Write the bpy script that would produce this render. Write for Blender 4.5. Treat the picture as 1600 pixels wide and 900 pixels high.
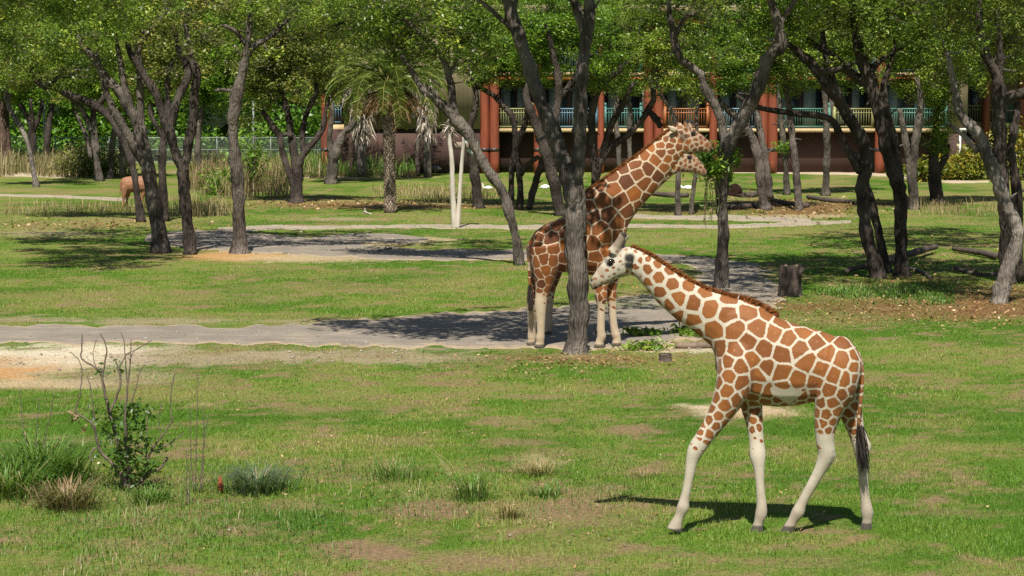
import bpy, math, random
import numpy as np
from mathutils import Vector, kdtree

for o in list(bpy.data.objects): bpy.data.objects.remove(o, do_unlink=True)
scene = bpy.context.scene
COL = scene.collection

# ------------------------------------------------------------------ camera, sky, sun, exposure
CAM_H = 5.1; FPX = 3600.0; HORIZON = 118.0
PITCH = math.atan((450 - HORIZON) / FPX)
cd = bpy.data.cameras.new("camera"); cam = bpy.data.objects.new("camera", cd); COL.objects.link(cam)
cam.location = (0, 0, CAM_H); cam.rotation_euler = (math.pi/2 - PITCH, 0, 0)
cd.sensor_width = 36; cd.lens = FPX/1600*36; cd.clip_start = 0.5; cd.clip_end = 3000
scene.camera = cam
SUN_EL = math.radians(57); SUN_AZ = math.radians(4)      # where the sun stands: high behind the camera
sd = Vector((-math.sin(SUN_AZ)*math.cos(SUN_EL), -math.cos(SUN_AZ)*math.cos(SUN_EL), math.sin(SUN_EL)))   # towards the sun
world = bpy.data.worlds.new("World"); scene.world = world; world.use_nodes = True
wn = world.node_tree.nodes; wl = world.node_tree.links
sky = wn.new("ShaderNodeTexSky"); sky.sky_type = 'NISHITA'; sky.sun_disc = False
sky.sun_elevation = SUN_EL; sky.sun_rotation = math.atan2(sd.x, sd.y)
wl.new(sky.outputs[0], wn["Background"].inputs[0]); wn["Background"].inputs[1].default_value = 0.05
ld = bpy.data.lights.new("sun", 'SUN'); ld.energy = 5.0; ld.angle = math.radians(0.53); ld.color = (1, .94, .82)
sun = bpy.data.objects.new("sun", ld); COL.objects.link(sun)
sun.rotation_euler = sd.to_track_quat('Z', 'Y').to_euler(); sun.location = sd*200
scene.view_settings.view_transform = 'Standard'; scene.view_settings.look = 'None'
scene.view_settings.exposure = 0.62; scene.view_settings.gamma = 1.0
scene.view_settings.use_curve_mapping = False
scene.render.engine = 'CYCLES'
cy = scene.cycles
cy.max_bounces = 6; cy.diffuse_bounces = 2; cy.glossy_bounces = 2; cy.transmission_bounces = 3; cy.transparent_max_bounces = 12
cy.use_denoising = False
try: cy.denoiser = 'OPENIMAGEDENOISE'
except Exception: pass

# ------------------------------------------------------------------ photo measurements to metres
cP, sP = math.cos(PITCH), math.sin(PITCH)
def ray(px, py):
    u = (px-800)/FPX; v = (450-py)/FPX
    return np.array([u, cP + v*sP, -sP + v*cP])
def P(px, py, Y):
    r = ray(px, py); t = Y/r[1]
    return np.array([r[0]*t, Y, CAM_H + r[2]*t])
def G(px, py):
    r = ray(px, py); t = -CAM_H/r[2]
    return np.array([r[0]*t, r[1]*t, 0.0])
def MPP(Y): return Y/FPX*1.005                 # metres per photo pixel at distance Y
def to_px(X, Y):                               # ground point -> photo pixel (numpy)
    zc = Y*cP + CAM_H*sP; yc = Y*sP - CAM_H*cP
    return 800 + FPX*X/zc, 450 - FPX*yc/zc

# ------------------------------------------------------------------ noise
def lattice(seed, n=256): return np.random.RandomState(seed).rand(n, n)
_L = [lattice(i) for i in range(6)]
def vnoise(x, y, s=0):
    L = _L[s % 6]; xi = np.floor(x).astype(int); yi = np.floor(y).astype(int)
    fx = x-xi; fy = y-yi; fx = fx*fx*(3-2*fx); fy = fy*fy*(3-2*fy)
    a = L[xi % 256, yi % 256]; b = L[(xi+1) % 256, yi % 256]; c = L[xi % 256, (yi+1) % 256]; d = L[(xi+1) % 256, (yi+1) % 256]
    return (a*(1-fx)+b*fx)*(1-fy) + (c*(1-fx)+d*fx)*fy
def fbm(x, y, s=0, o=4):
    t = 0; a = .5; w = 0
    for k in range(o):
        t = t + a*vnoise(x*2**k+17*k, y*2**k+31*k, s+k); w += a; a *= .55
    return t/w

# ------------------------------------------------------------------ mesh helpers
class MB:
    def __init__(s): s.v = []; s.q = []; s.t = []; s.qa = []; s.ta = []; s.n = 0
    def add(s, v, q=None, t=None, a=0.5):
        v = np.asarray(v, float).reshape(-1, 3)
        if q is not None and len(q):
            q = np.asarray(q, int).reshape(-1, 4); s.q.append(q+s.n)
            s.qa.append(np.broadcast_to(np.asarray(a, float), (len(q),)))
        if t is not None and len(t):
            t = np.asarray(t, int).reshape(-1, 3); s.t.append(t+s.n)
            s.ta.append(np.broadcast_to(np.asarray(a, float), (len(t),)))
        s.v.append(v); s.n += len(v)
    def box(s, lo, hi, a=.5, rot=0, piv=None):
        (x0, y0, z0), (x1, y1, z1) = lo, hi
        v = np.array([(x0,y0,z0),(x1,y0,z0),(x1,y1,z0),(x0,y1,z0),(x0,y0,z1),(x1,y0,z1),(x1,y1,z1),(x0,y1,z1)], float)
        if rot:
            c = np.array(piv if piv is not None else v.mean(0)); d = v-c; cc, ss = math.cos(rot), math.sin(rot)
            v = c + np.stack([d[:,0]*cc - d[:,1]*ss, d[:,0]*ss + d[:,1]*cc, d[:,2]], 1)
        s.add(v, [(0,3,2,1),(4,5,6,7),(0,1,5,4),(1,2,6,5),(2,3,7,6),(3,0,4,7)], a=a)
    def tube(s, pts, rad, sides=8, a=.5, ell=None, jit=0, rng=None):
        pts = np.asarray(pts, float); rad = np.asarray(rad, float); n = len(pts)
        tan = np.gradient(pts, axis=0); tan /= np.linalg.norm(tan, axis=1)[:, None]+1e-9
        ref = np.array([0, 1., 0]); 
        if abs(tan[:, 1]).mean() > .8: ref = np.array([1., 0, 0])
        n1 = np.cross(tan, ref); n1 /= np.linalg.norm(n1, axis=1)[:, None]+1e-9
        n2 = np.cross(tan, n1)
        th = np.linspace(0, 2*math.pi, sides, endpoint=False)
        r = np.repeat(rad[:, None], sides, 1)
        if jit: r = r*(1+jit*(rng.rand(n, sides)-.5)*2)
        e = 1 if ell is None else ell
        v = pts[:, None]+r[..., None]*(np.cos(th)[None, :, None]*n1[:, None]+e*np.sin(th)[None, :, None]*n2[:, None])
        i = np.arange(n-1)[:, None]*sides; j = np.arange(sides)[None]; k = (np.arange(sides)+1)[None] % sides
        q = np.stack([i+j, i+k, i+sides+k, i+sides+j], -1).reshape(-1, 4)
        v = np.concatenate([v.reshape(-1, 3), pts[:1], pts[-1:]])
        c0 = n*sides; c1 = c0+1; j = np.arange(sides); k = (j+1) % sides
        t = np.concatenate([np.stack([np.full(sides, c0), k, j], 1), np.stack([np.full(sides, c1), (n-1)*sides+j, (n-1)*sides+k], 1)])
        s.add(v, q, t, a)
    def build(s, name, mat, parent=None, smooth=False, loc=None, link=True):
        v = np.concatenate(s.v) if s.v else np.zeros((0, 3))
        q = np.concatenate(s.q) if s.q else np.zeros((0, 4), int); t = np.concatenate(s.t) if s.t else np.zeros((0, 3), int)
        a = np.concatenate(s.qa+s.ta) if (s.qa or s.ta) else np.zeros(0)
        if loc is not None: v = v-np.asarray(loc)
        me = raw_mesh(name, v, q, t); at = me.attributes.new("rnd", 'FLOAT', 'FACE'); at.data.foreach_set("value", a.astype(np.float32))
        if smooth: me.polygons.foreach_set("use_smooth", np.ones(len(me.polygons), bool))
        if mat: me.materials.append(mat)
        if not link: return me
        return put(name, me, parent, loc)
def raw_mesh(name, v, q, t):
    me = bpy.data.meshes.new(name); nq, nt = len(q), len(t)
    me.vertices.add(len(v)); me.vertices.foreach_set("co", np.asarray(v, np.float32).ravel())
    me.loops.add(nq*4+nt*3)
    me.loops.foreach_set("vertex_index", np.concatenate([np.asarray(q).ravel(), np.asarray(t).ravel()]).astype(np.int32))
    me.polygons.add(nq+nt)
    me.polygons.foreach_set("loop_start", np.concatenate([np.arange(nq)*4, nq*4+np.arange(nt)*3]).astype(np.int32))
    me.update(calc_edges=True); me.validate()
    return me
def put(name, me, parent=None, loc=None):
    o = bpy.data.objects.new(name, me); COL.objects.link(o)
    if parent is not None: o.parent = parent            # parts are stored relative to their thing's base
    elif loc is not None: o.location = loc
    return o
def tag(o, label, cat, group=None):
    o["label"] = label; o["category"] = cat
    if group: o["group"] = group
    return o
def struct(o, kind="structure", label=None):
    o["kind"] = kind
    if label: o["label"] = label
    return o
def empty(name, loc, label, cat, group=None):
    o = bpy.data.objects.new(name, None); COL.objects.link(o); o.location = loc; o.empty_display_size = .2
    return tag(o, label, cat, group)
def spline(pts, sub=4):
    p = np.asarray(pts, float); n = len(p); out = []
    for i in range(n-1):
        a = p[max(i-1, 0)]; b = p[i]; c = p[i+1]; d = p[min(i+2, n-1)]
        for k in range(sub):
            t = k/sub
            out.append(.5*((2*b)+(-a+c)*t+(2*a-5*b+4*c-d)*t*t+(-a+3*b-3*c+d)*t**3))
    out.append(p[-1]); return np.array(out)
def sub_local(parent_loc, v): return np.asarray(v)-np.asarray(parent_loc)

# ------------------------------------------------------------------ materials
def nt_of(name):
    m = bpy.data.materials.new(name); m.use_nodes = True; nt = m.node_tree
    return m, nt, nt.nodes, nt.links, nt.nodes["Principled BSDF"]
def ramp(N, stops, interp='LINEAR'):
    r = N.new("ShaderNodeValToRGB"); cr = r.color_ramp; cr.interpolation = interp
    while len(cr.elements) < len(stops): cr.elements.new(.5)
    for e, (p, c) in zip(cr.elements, stops): e.position = p; e.color = (*c, 1)
    return r
def noise(N, L, scale, detail=4, vec=None, rough=.6, dist=0):
    n = N.new("ShaderNodeTexNoise"); n.inputs["Scale"].default_value = scale; n.inputs["Detail"].default_value = detail
    n.inputs["Roughness"].default_value = rough; n.inputs["Distortion"].default_value = dist
    if vec is not None: L.new(vec, n.inputs["Vector"])
    return n
def mixc(N, L, fac, a, b, mode='MIX'):
    m = N.new("ShaderNodeMix"); m.data_type = 'RGBA'; m.blend_type = mode
    if isinstance(fac, (int, float)): m.inputs[0].default_value = fac
    else: L.new(fac, m.inputs[0])
    for s, x in ((m.inputs[6], a), (m.inputs[7], b)):
        if isinstance(x, tuple): s.default_value = (*x, 1)
        else: L.new(x, s)
    return m.outputs[2]
def mth(N, L, op, a, b=None, c=None, clamp=False):
    m = N.new("ShaderNodeMath"); m.operation = op; m.use_clamp = clamp
    for s, x in zip(m.inputs, (a, b, c)):
        if x is None: continue
        if isinstance(x, (int, float)): s.default_value = x
        else: L.new(x, s)
    return m.outputs[0]
def bump(N, L, B, h, strength=.5, dist=.02):
    b = N.new("ShaderNodeBump"); b.inputs["Strength"].default_value = strength; b.inputs["Distance"].default_value = dist
    L.new(h, b.inputs["Height"]); L.new(b.outputs[0], B.inputs["Normal"])
def attr(N, name):
    a = N.new("ShaderNodeAttribute"); a.attribute_name = name; return a
def coords(N, L, sc=(1, 1, 1)):
    t = N.new("ShaderNodeTexCoord"); m = N.new("ShaderNodeMapping"); m.inputs["Scale"].default_value = sc
    L.new(t.outputs["Object"], m.inputs[0]); return m.outputs[0]
def plain(name, c, rough=.7, var=.25, scale=6, sc=(1,1,1), bmp=.3, bd=.01):
    m, nt, N, L, B = nt_of(name); v = coords(N, L, sc); n = noise(N, L, scale, 6, v)
    lo = tuple(x*(1-var) for x in c); hi = tuple(min(1, x*(1+var)) for x in c)
    r = ramp(N, [(.3, lo), (.7, hi)]); L.new(n.outputs[0], r.inputs[0]); L.new(r.outputs[0], B.inputs["Base Color"])
    B.inputs["Roughness"].default_value = rough
    n2 = noise(N, L, scale*5, 4, v); bump(N, L, B, n2.outputs[0], bmp, bd); return m
def leafmat(name, stops, trans=.35, gloss=.45, rough=.4):
    m, nt, N, L, B = nt_of(name); a = attr(N, "rnd"); r = ramp(N, stops); L.new(a.outputs["Fac"], r.inputs[0])
    L.new(r.outputs[0], B.inputs["Base Color"]); B.inputs["Roughness"].default_value = rough
    B.inputs["Specular IOR Level"].default_value = gloss
    tr = N.new("ShaderNodeBsdfTranslucent"); bc = mixc(N, L, .55, r.outputs[0], (.25, .4, .03), 'MIX')
    L.new(bc, tr.inputs[0]); mx = N.new("ShaderNodeMixShader"); mx.inputs[0].default_value = trans
    L.new(B.outputs[0], mx.inputs[1]); L.new(tr.outputs[0], mx.inputs[2]); L.new(mx.outputs[0], N["Material Output"].inputs[0])
    return m
def barkmat(name, lo, hi, moss=None):
    m, nt, N, L, B = nt_of(name); v = coords(N, L, (1, 1, .28)); n = noise(N, L, 5, 6, v, .65)
    v2 = coords(N, L, (1, 1, .16)); w = N.new("ShaderNodeTexVoronoi"); w.inputs["Scale"].default_value = 26; L.new(v2, w.inputs["Vector"])
    r = ramp(N, [(.28, lo), (.5, tuple((a+b)/2 for a, b in zip(lo, hi))), (.72, hi)]); L.new(n.outputs[0], r.inputs[0])
    crack = mth(N, L, 'MULTIPLY', w.outputs["Distance"], 1.6, clamp=True)
    col = mixc(N, L, 1.0, r.outputs[0], mixc(N, L, crack, (1, 1, 1), (.48, .46, .45)), 'MULTIPLY')
    n3 = noise(N, L, 1.3, 3, coords(N, L)); r3 = ramp(N, [(.42, (0, 0, 0)), (.62, (1, 1, 1))]); L.new(n3.outputs[0], r3.inputs[0])
    col = mixc(N, L, mth(N, L, 'MULTIPLY', r3.outputs[0], .45), col, moss or tuple(x*1.5 for x in hi))
    L.new(col, B.inputs["Base Color"]); B.inputs["Roughness"].default_value = .9; B.inputs["Specular IOR Level"].default_value = .15
    h = mth(N, L, 'ADD', mth(N, L, 'MULTIPLY', w.outputs["Distance"], -.8), mth(N, L, 'MULTIPLY', n.outputs[0], .8))
    bump(N, L, B, h, 1.0, .055); return m
M = {}
M['bark'] = barkmat("bark_grey", (.05, .042, .037), (.185, .16, .138))
M['bark_dark'] = barkmat("bark_dark", (.026, .021, .019), (.1, .082, .072))
M['bark_pale'] = barkmat("bark_pale", (.12, .105, .095), (.27, .24, .21))
M['bark_red'] = barkmat("bark_reddish", (.06, .04, .032), (.17, .115, .09))
M['wood_pale'] = plain("weathered_wood", (.42, .38, .33), .8, .3, 5, (1, 1, .15), .6)
M['log'] = plain("log_bark", (.075, .055, .045), .9, .5, 6, (1, 1, 1), .8, .03)
M['cutwood'] = plain("cut_wood", (.16, .115, .085), .8, .4, 9)
oak = [(0, (.12, .09, .065)), (.035, (.1, .075, .05)), (.05, (.03, .06, .012)), (.3, (.085, .15, .018)), (.62, (.18, .265, .032)), (.86, (.31, .39, .055)), (.96, (.42, .42, .065)), (1, (.36, .2, .06))]
M['leaf'] = leafmat("oak_leaves", oak)
M['leaf_bright'] = leafmat("bright_leaves", [(0, (.04, .095, .014)), (.4, (.115, .235, .022)), (.8, (.22, .37, .038)), (1, (.35, .44, .055))], .4)
M['leaf_shrub'] = leafmat("shrub_leaves", [(0, (.025, .06, .012)), (.5, (.06, .125, .02)), (1, (.13, .21, .035))], .3)
M['leaf_wood'] = leafmat("forest_leaves", [(0, (.05, .12, .012)), (.4, (.09, .22, .02)), (.8, (.15, .3, .03)), (1, (.25, .36, .04))], .4)
M['leaf_olive'] = leafmat("olive_leaves", [(0, (.13, .095, .07)), (.035, (.11, .08, .055)), (.05, (.05, .065, .017)), (.5, (.165, .19, .04)), (.85, (.3, .31, .065)), (1, (.32, .19, .07))], .3)
M['leaf_croton'] = leafmat("yellow_leaves", [(0, (.05, .1, .015)), (.4, (.16, .18, .02)), (.8, (.38, .3, .03)), (1, (.35, .1, .03))], .3)
M['palm'] = leafmat("palm_leaflets", [(0, (.05, .085, .02)), (.5, (.12, .175, .035)), (.85, (.22, .25, .06)), (1, (.36, .29, .11))], .3, .4, .35)
M['palm_dead'] = leafmat("dead_palm", [(0, (.1, .05, .022)), (.5, (.22, .12, .055)), (1, (.42, .32, .22))], .15)
M['thatch'] = leafmat("thatch", [(0, (.16, .12, .09)), (.5, (.36, .3, .25)), (1, (.6, .53, .46))], .1)
M['grass'] = leafmat("lawn_blades", [(0, (.05, .115, .012)), (.3, (.095, .21, .019)), (.55, (.155, .265, .032)), (.75, (.26, .28, .065)), (.88, (.36, .31, .12)), (1, (.48, .38, .21))], .35, .2)
M['tuss'] = leafmat("tussock_blades", [(0, (.055, .125, .02)), (.45, (.1, .195, .035)), (.7, (.165, .25, .06)), (.86, (.34, .29, .15)), (1, (.45, .36, .23))], .35, .25)
M['tuss_blue'] = leafmat("bluish_blades", [(0, (.045, .08, .045)), (.55, (.11, .155, .09)), (.8, (.2, .22, .14)), (1, (.32, .24, .16))], .3, .3)
M['dry'] = leafmat("dry_grass", [(0, (.15, .12, .05)), (.35, (.3, .23, .11)), (.7, (.44, .34, .19)), (1, (.55, .45, .28))], .35, .15)
M['dry_brown'] = leafmat("brown_reeds", [(0, (.09, .06, .035)), (.35, (.22, .15, .085)), (.7, (.35, .26, .15)), (.9, (.3, .27, .13)), (1, (.13, .18, .05))], .3, .15)
M['reed'] = leafmat("reed_bed", [(0, (.08, .09, .035)), (.35, (.18, .155, .075)), (.7, (.31, .25, .14)), (1, (.42, .34, .21))], .3, .15)
M['twig'] = plain("twig_bark", (.13, .1, .08), .9, .4, 8)
# ------------------------------------------------------------------ ground
C_ = dict(g1=(.068,.145,.014), g2=(.12,.2,.026), dry=(.25,.205,.085), dirt=(.24,.165,.1), sand=(.48,.37,.24), pale=(.6,.53,.41),
          orange=(.48,.28,.13), litter=(.19,.105,.05), bare=(.34,.27,.19))
PATCH = [  # photo x, y, half width, half height, colour, strength: bare soil, sand and leaf litter on the lawn
 (60,562,200,22,'pale',1),(20,575,150,22,'sand',1),(0,580,90,18,'orange',1),(150,548,130,13,'pale',1),(60,600,170,10,'sand',.8),(330,560,190,17,'bare',.8),(560,556,170,14,'bare',.75),
 (190,590,120,20,'bare',.6),(700,560,120,8,'bare',.5),(500,502,90,7,'bare',.6),(250,502,130,6,'bare',.7),(30,500,80,6,'bare',.7),
 (370,400,110,10,'orange',.9),(480,404,120,7,'sand',.8),(600,402,90,5,'bare',.6),(410,376,85,8,'pale',1),(480,382,60,5,'orange',.7),(590,378,110,9,'sand',.8),(660,374,60,4,'sand',.6),
 (250,395,26,5,'orange',.7),(1030,540,120,11,'sand',.9),(1100,545,60,9,'pale',.6),(900,558,60,5,'sand',.7),
 (1160,643,115,14,'sand',1),(480,640,70,6,'dirt',.5),(720,640,60,5,'dirt',.5),(540,745,60,7,'dirt',.6),(450,790,60,9,'dirt',.6),(1480,800,80,9,'dirt',.5),(1250,880,90,9,'dirt',.5),(1540,700,70,7,'dry',.6),(200,850,70,9,'dirt',.6),(760,735,50,7,'dirt',.6),(1000,860,80,9,'dirt',.55),(1100,645,40,10,'pale',.5),(840,619,48,5,'dirt',.7),(980,672,45,12,'dirt',0.94),(1010,735,50,10,'dirt',0.94),
 (320,632,30,4,'sand',.5),(690,795,60,20,'dirt',1.00),(575,862,80,18,'dirt',1.00),(640,800,60,14,'dirt',0.68),(880,800,130,26,'dirt',0.88),(930,770,60,16,'dirt',0.68),
 (840,712,45,10,'dry',.7),(840,722,28,16,'sand',.45),(760,878,180,16,'dirt',0.81),(380,830,60,14,'dirt',0.81),(350,690,60,10,'dry',.5),(1400,745,70,8,'dirt',0.54),(810,690,60,8,'dirt',0.68),
 (620,690,60,8,'dirt',0.61),(800,655,40,6,'dirt',.4),(1450,660,100,10,'dry',.5),(1300,690,90,8,'dry',.4),(1500,630,90,6,'dry',.4),(250,620,90,12,'dry',.5),
 (870,560,110,8,'litter',.6),(960,562,80,10,'litter',.5),
 (1400,478,210,18,'litter',.8),(1560,470,120,28,'litter',.9),(1320,500,110,12,'dry',.6),(1500,492,150,12,'litter',.7),(1260,480,60,10,'litter',.7),(1430,440,120,14,'litter',.5),
 (1250,330,90,10,'litter',.9),(1210,318,80,8,'litter',.9),(1300,322,60,8,'litter',.8),(1400,318,90,7,'litter',.6),(1240,338,110,4,'sand',.6),(1080,330,100,6,'litter',.6),
 (560,320,180,7,'litter',.8),(500,312,100,5,'dry',.8),(760,322,120,4,'litter',.7),(210,345,120,6,'dry',.7),(60,365,110,6,'bare',.6),(540,343,90,3,'bare',.7),
 (130,352,200,5,'dry',.5),(60,298,120,3,'dry',.6),(1330,360,100,10,'dry',.5),(1480,308,100,8,'dry',.6),(640,300,80,6,'dry',.5),(900,342,300,4,'dry',.5),
 (60,272,90,3,'orange',.9),(330,268,80,3,'bare',.9),(560,277,120,3,'sand',.7),(300,530,260,4,'bare',.4),(120,460,150,7,'dry',.6),(500,450,130,9,'dry',.5),(600,425,140,6,'dry',.45),(330,470,90,6,'dry',.45),(700,440,80,8,'dry',.5)]
def ground_cover(X, Y):
    """albedo (n,3) and grass density (n) of the lawn at ground points"""
    px, py = to_px(X, Y)
    n1 = fbm(X*.35, Y*.35, 0, 5); n2 = fbm(X*1.1+50, Y*1.1, 1, 4); n3 = fbm(X*3.1, Y*3.1+9, 2, 3)
    g = np.clip((n1-.35)/.3, 0, 1)[:, None]
    col = np.array(C_['g1'])*(1-g)+np.array(C_['g2'])*g
    dens = np.ones(len(X))
    n4 = fbm(X*7.3+3, Y*7.3, 4, 2); dr = np.clip((.4*n2+.3*n1+.3*n4-.465)/.08, 0, 1)
    col = col*(1-.55*dr[:, None])+np.array(C_['dry'])*.55*dr[:, None]; dens -= .35*dr
    sp = np.clip((n3*.45+n2*.3+n4*.25-.565)/.05, 0, 1)*.8
    col = col*(1-sp[:, None])+np.array(C_['dirt'])*sp[:, None]; dens -= .6*sp
    for (cx, cy_, rx, ry, c, s) in PATCH:
        m = (abs(px-cx) < rx*1.8) & (abs(py-cy_) < ry*2)
        if not m.any(): continue
        d = np.sqrt(((px[m]-cx)/rx)**2+((py[m]-cy_)/ry)**2)+((n2[m]-.5)*1.5+(n3[m]-.5)*1.3+(n4[m]-.5)*.9)*(.55 if rx > 90 and c in ('pale', 'sand', 'orange') else 1)
        w = np.clip((1.0-d)/.5, 0, 1)*s
        col[m] = col[m]*(1-w[:, None])+np.array(C_[c])*w[:, None]
        dens[m] *= (1-w*(.95 if c not in ('dry', 'litter') else .5))
    return col, np.clip(dens, 0, 1)
xs = np.concatenate([np.linspace(-400, -42, 12), np.arange(-40, -13, .6), np.arange(-13, 13, .18), np.arange(13, 40, .6), np.linspace(42, 400, 12)])
ys = np.concatenate([np.linspace(-120, 18, 8), np.arange(19, 60, .18), np.arange(60, 95, .35), np.arange(95, 150, .8), np.linspace(152, 1500, 10)])
gx, gy = np.meshgrid(xs, ys); X = gx.ravel(); Y = gy.ravel()
Z = (fbm(X*.5, Y*.5, 3, 3)-.5)*.03
gcol, _ = ground_cover(X, Y)
ny, nx = gx.shape; ii = (np.arange(ny-1)[:, None]*nx+np.arange(nx-1)[None]).ravel()
gm = raw_mesh("ground", np.stack([X, Y, Z], 1), np.stack([ii, ii+1, ii+nx+1, ii+nx], 1), np.zeros((0, 3), int))
ca = gm.color_attributes.new("col", 'FLOAT_COLOR', 'POINT'); ca.data.foreach_set("color", np.concatenate([gcol, np.ones((len(gcol), 1))], 1).astype(np.float32).ravel())
gm.polygons.foreach_set("use_smooth", np.ones(len(gm.polygons), bool))
m, nt, N, L, B = nt_of("lawn_soil"); v = coords(N, L)
n1 = noise(N, L, 14, 6, v, .7); n2 = noise(N, L, 60, 3, v, .7)
r1 = ramp(N, [(.25, (.4, .4, .36)), (.5, (1, 1, 1)), (.75, (1.6, 1.5, 1.4))]); L.new(n1.outputs[0], r1.inputs[0])
r2 = ramp(N, [(.3, (.6, .6, .6)), (.7, (1.35, 1.35, 1.3))]); L.new(n2.outputs[0], r2.inputs[0])
c1 = mixc(N, L, 1, attr(N, "col").outputs["Color"], r1.outputs[0], 'MULTIPLY'); c1 = mixc(N, L, 1, c1, r2.outputs[0], 'MULTIPLY')
L.new(c1, B.inputs["Base Color"]); B.inputs["Roughness"].default_value = .95; B.inputs["Specular IOR Level"].default_value = .1
bump(N, L, B, mth(N, L, 'ADD', n1.outputs[0], n2.outputs[0]), .8, .04)
gm.materials.append(m); struct(put("ground", gm), label="grassy savanna floor with bare sandy patches")

# ------------------------------------------------------------------ roads and paths: ragged ribbons lying on the ground
def surf(name, c, spec):
    m, nt, N, L, B = nt_of(name); v = coords(N, L); n = noise(N, L, 1.1, 6, v, .65); f = noise(N, L, 40, 3, v)
    st = noise(N, L, 3, 4, coords(N, L, (.12, 2.2, 1))); en = noise(N, L, 4, 5, v, .7)
    r = ramp(N, [(.3, tuple(x*.68 for x in c)), (.52, c), (.72, spec)]); L.new(mth(N, L, 'ADD', mth(N, L, 'MULTIPLY', n.outputs[0], .6), mth(N, L, 'MULTIPLY', st.outputs[0], .4)), r.inputs[0])
    r2 = ramp(N, [(.3, (.72, .72, .72)), (.7, (1.2, 1.2, 1.2))]); L.new(f.outputs[0], r2.inputs[0])
    ef = mth(N, L, 'MULTIPLY', mth(N, L, 'SUBTRACT', mth(N, L, 'ADD', attr(N, "edge").outputs["Fac"], mth(N, L, 'MULTIPLY', en.outputs[0], 1.6)), .95), 2.2, clamp=True)
    base = mixc(N, L, ef, (.36, .275, .175), r.outputs[0])
    L.new(mixc(N, L, 1, base, r2.outputs[0], 'MULTIPLY'), B.inputs["Base Color"]); B.inputs["Roughness"].default_value = .92
    bump(N, L, B, f.outputs[0], .5, .015); return m
M['asphalt'] = surf("worn_asphalt", (.21, .178, .145), (.37, .31, .24)); M['sandpath'] = surf("sandy_path", (.42, .34, .24), (.55, .47, .35))
M['greypath'] = surf("grey_gravel_path", (.31, .26, .2), (.42, .36, .28))
def ribbon(name, pairs, mat, label, z=.011, rag=.25, seed=0, cols=8):
    rng = np.random.RandomState(seed)
    a = spline([G(*p[:2])[:2] for p in pairs], 26); b = spline([G(*p[2:])[:2] for p in pairs], 26)
    w = np.linalg.norm(b-a, axis=1)[:, None]; d = (b-a)/(w+1e-6)
    n = len(a); rows = []
    ja = (fbm(a[:, 0]*2.1, a[:, 1]*2.1, seed, 5)-.5)[:, None]*2*rag*np.minimum(w, 3); jb = (fbm(b[:, 0]*2.1+40, b[:, 1]*2.1, seed+1, 5)-.5)[:, None]*2*rag*np.minimum(w, 3)
    a2 = a-d*ja; b2 = b+d*jb
    ts = np.linspace(0, 1, cols+1); v = a2[:, None]*(1-ts)[None, :, None]+b2[:, None]*ts[None, :, None]
    X = v[..., 0].ravel(); Y = v[..., 1].ravel(); edge = np.minimum(ts, 1-ts)[None].repeat(n, 0).ravel()
    Z = (fbm(X*.5, Y*.5, 3, 3)-.5)*.03 + np.where(edge < .01, -.012, z+(fbm(X*4, Y*4, 5, 2)-.5)*.016*(edge < .2))
    i = (np.arange(n-1)[:, None]*(cols+1)+np.arange(cols)[None]).ravel()
    mb = MB(); mb.add(np.stack([X, Y, Z], 1), np.stack([i, i+cols+1, i+cols+2, i+1], 1))
    o = mb.build(name, mat, smooth=True); ea = o.data.attributes.new('edge', 'FLOAT', 'POINT'); ea.data.foreach_set('value', np.clip(edge*5, 0, 1).astype(np.float32))
    return struct(o, label=label)
ribbon("road", [(-260,506,-260,545),(-100,508,-100,540),(0,508,0,537),(200,507,200,536),(400,508,400,539),(520,500,520,541),(640,492,650,545),(760,484,780,548),(860,476,900,550),
  (960,464,1010,543),(1030,452,1110,532),(1072,440,1185,503),(1085,428,1228,468),(1082,419,1215,440),(1060,412,1180,412),(1020,408.5,1110,402),(950,407,990,395),(800,408,810,390),
  (650,408,650,387),(500,402,505,374),(400,397,410,364),(300,390,310,358),(225,378,230,366)], M['asphalt'], "worn grey service road looping round the lawn", rag=.3, seed=1, cols=14)
ribbon("path", [(340,354,340,363),(430,351,430,360),(520,352,520,358),(700,350,700,357),(830,351,830,359),(1000,350,1000,356),(1130,351,1130,357),(1250,345,1250,353),(1330,344,1330,349)], M['greypath'], "thin grey path crossing the middle lawn", seed=2)
ribbon("path", [(960,334,960,339),(1040,336,1040,343),(1120,336,1130,345),(1200,338,1210,347),(1265,341,1270,349)], M['greypath'], "short gravel path under the oaks joining the grey path", z=.018, seed=3)
ribbon("path", [(-40,302,-40,306),(60,304,60,308.5),(120,306,120,311),(200,309,200,315)], M['greypath'], "narrow pale path near the grazing antelope", seed=4)
ribbon("path", [(440,271,440,277),(540,273,540,279),(600,270,600,276),(660,264,660,270),(800,263,800,268.5),(1000,264,1000,269),(1100,265,1100,270),(1360,270,1360,275),(1480,281,1480,286),(1545,282,1545,285)], M['sandpath'], "pale sandy walk along the foot of the lodge", seed=5)
ribbon("path", [(-40,268,-40,276),(40,269,40,277),(100,272,100,278),(160,273,160,276)], M['sandpath'], "sandy track in front of the tall dry grass", seed=6)
ribbon("pavement", [(490,371,488,374),(520,366,520,379),(570,363,575,381),(620,365,628,381),(650,369,656,379),(668,373,668,376)], M['asphalt'], "grey oval of old asphalt in the sand", z=.018, rag=.1, seed=7)

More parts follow.
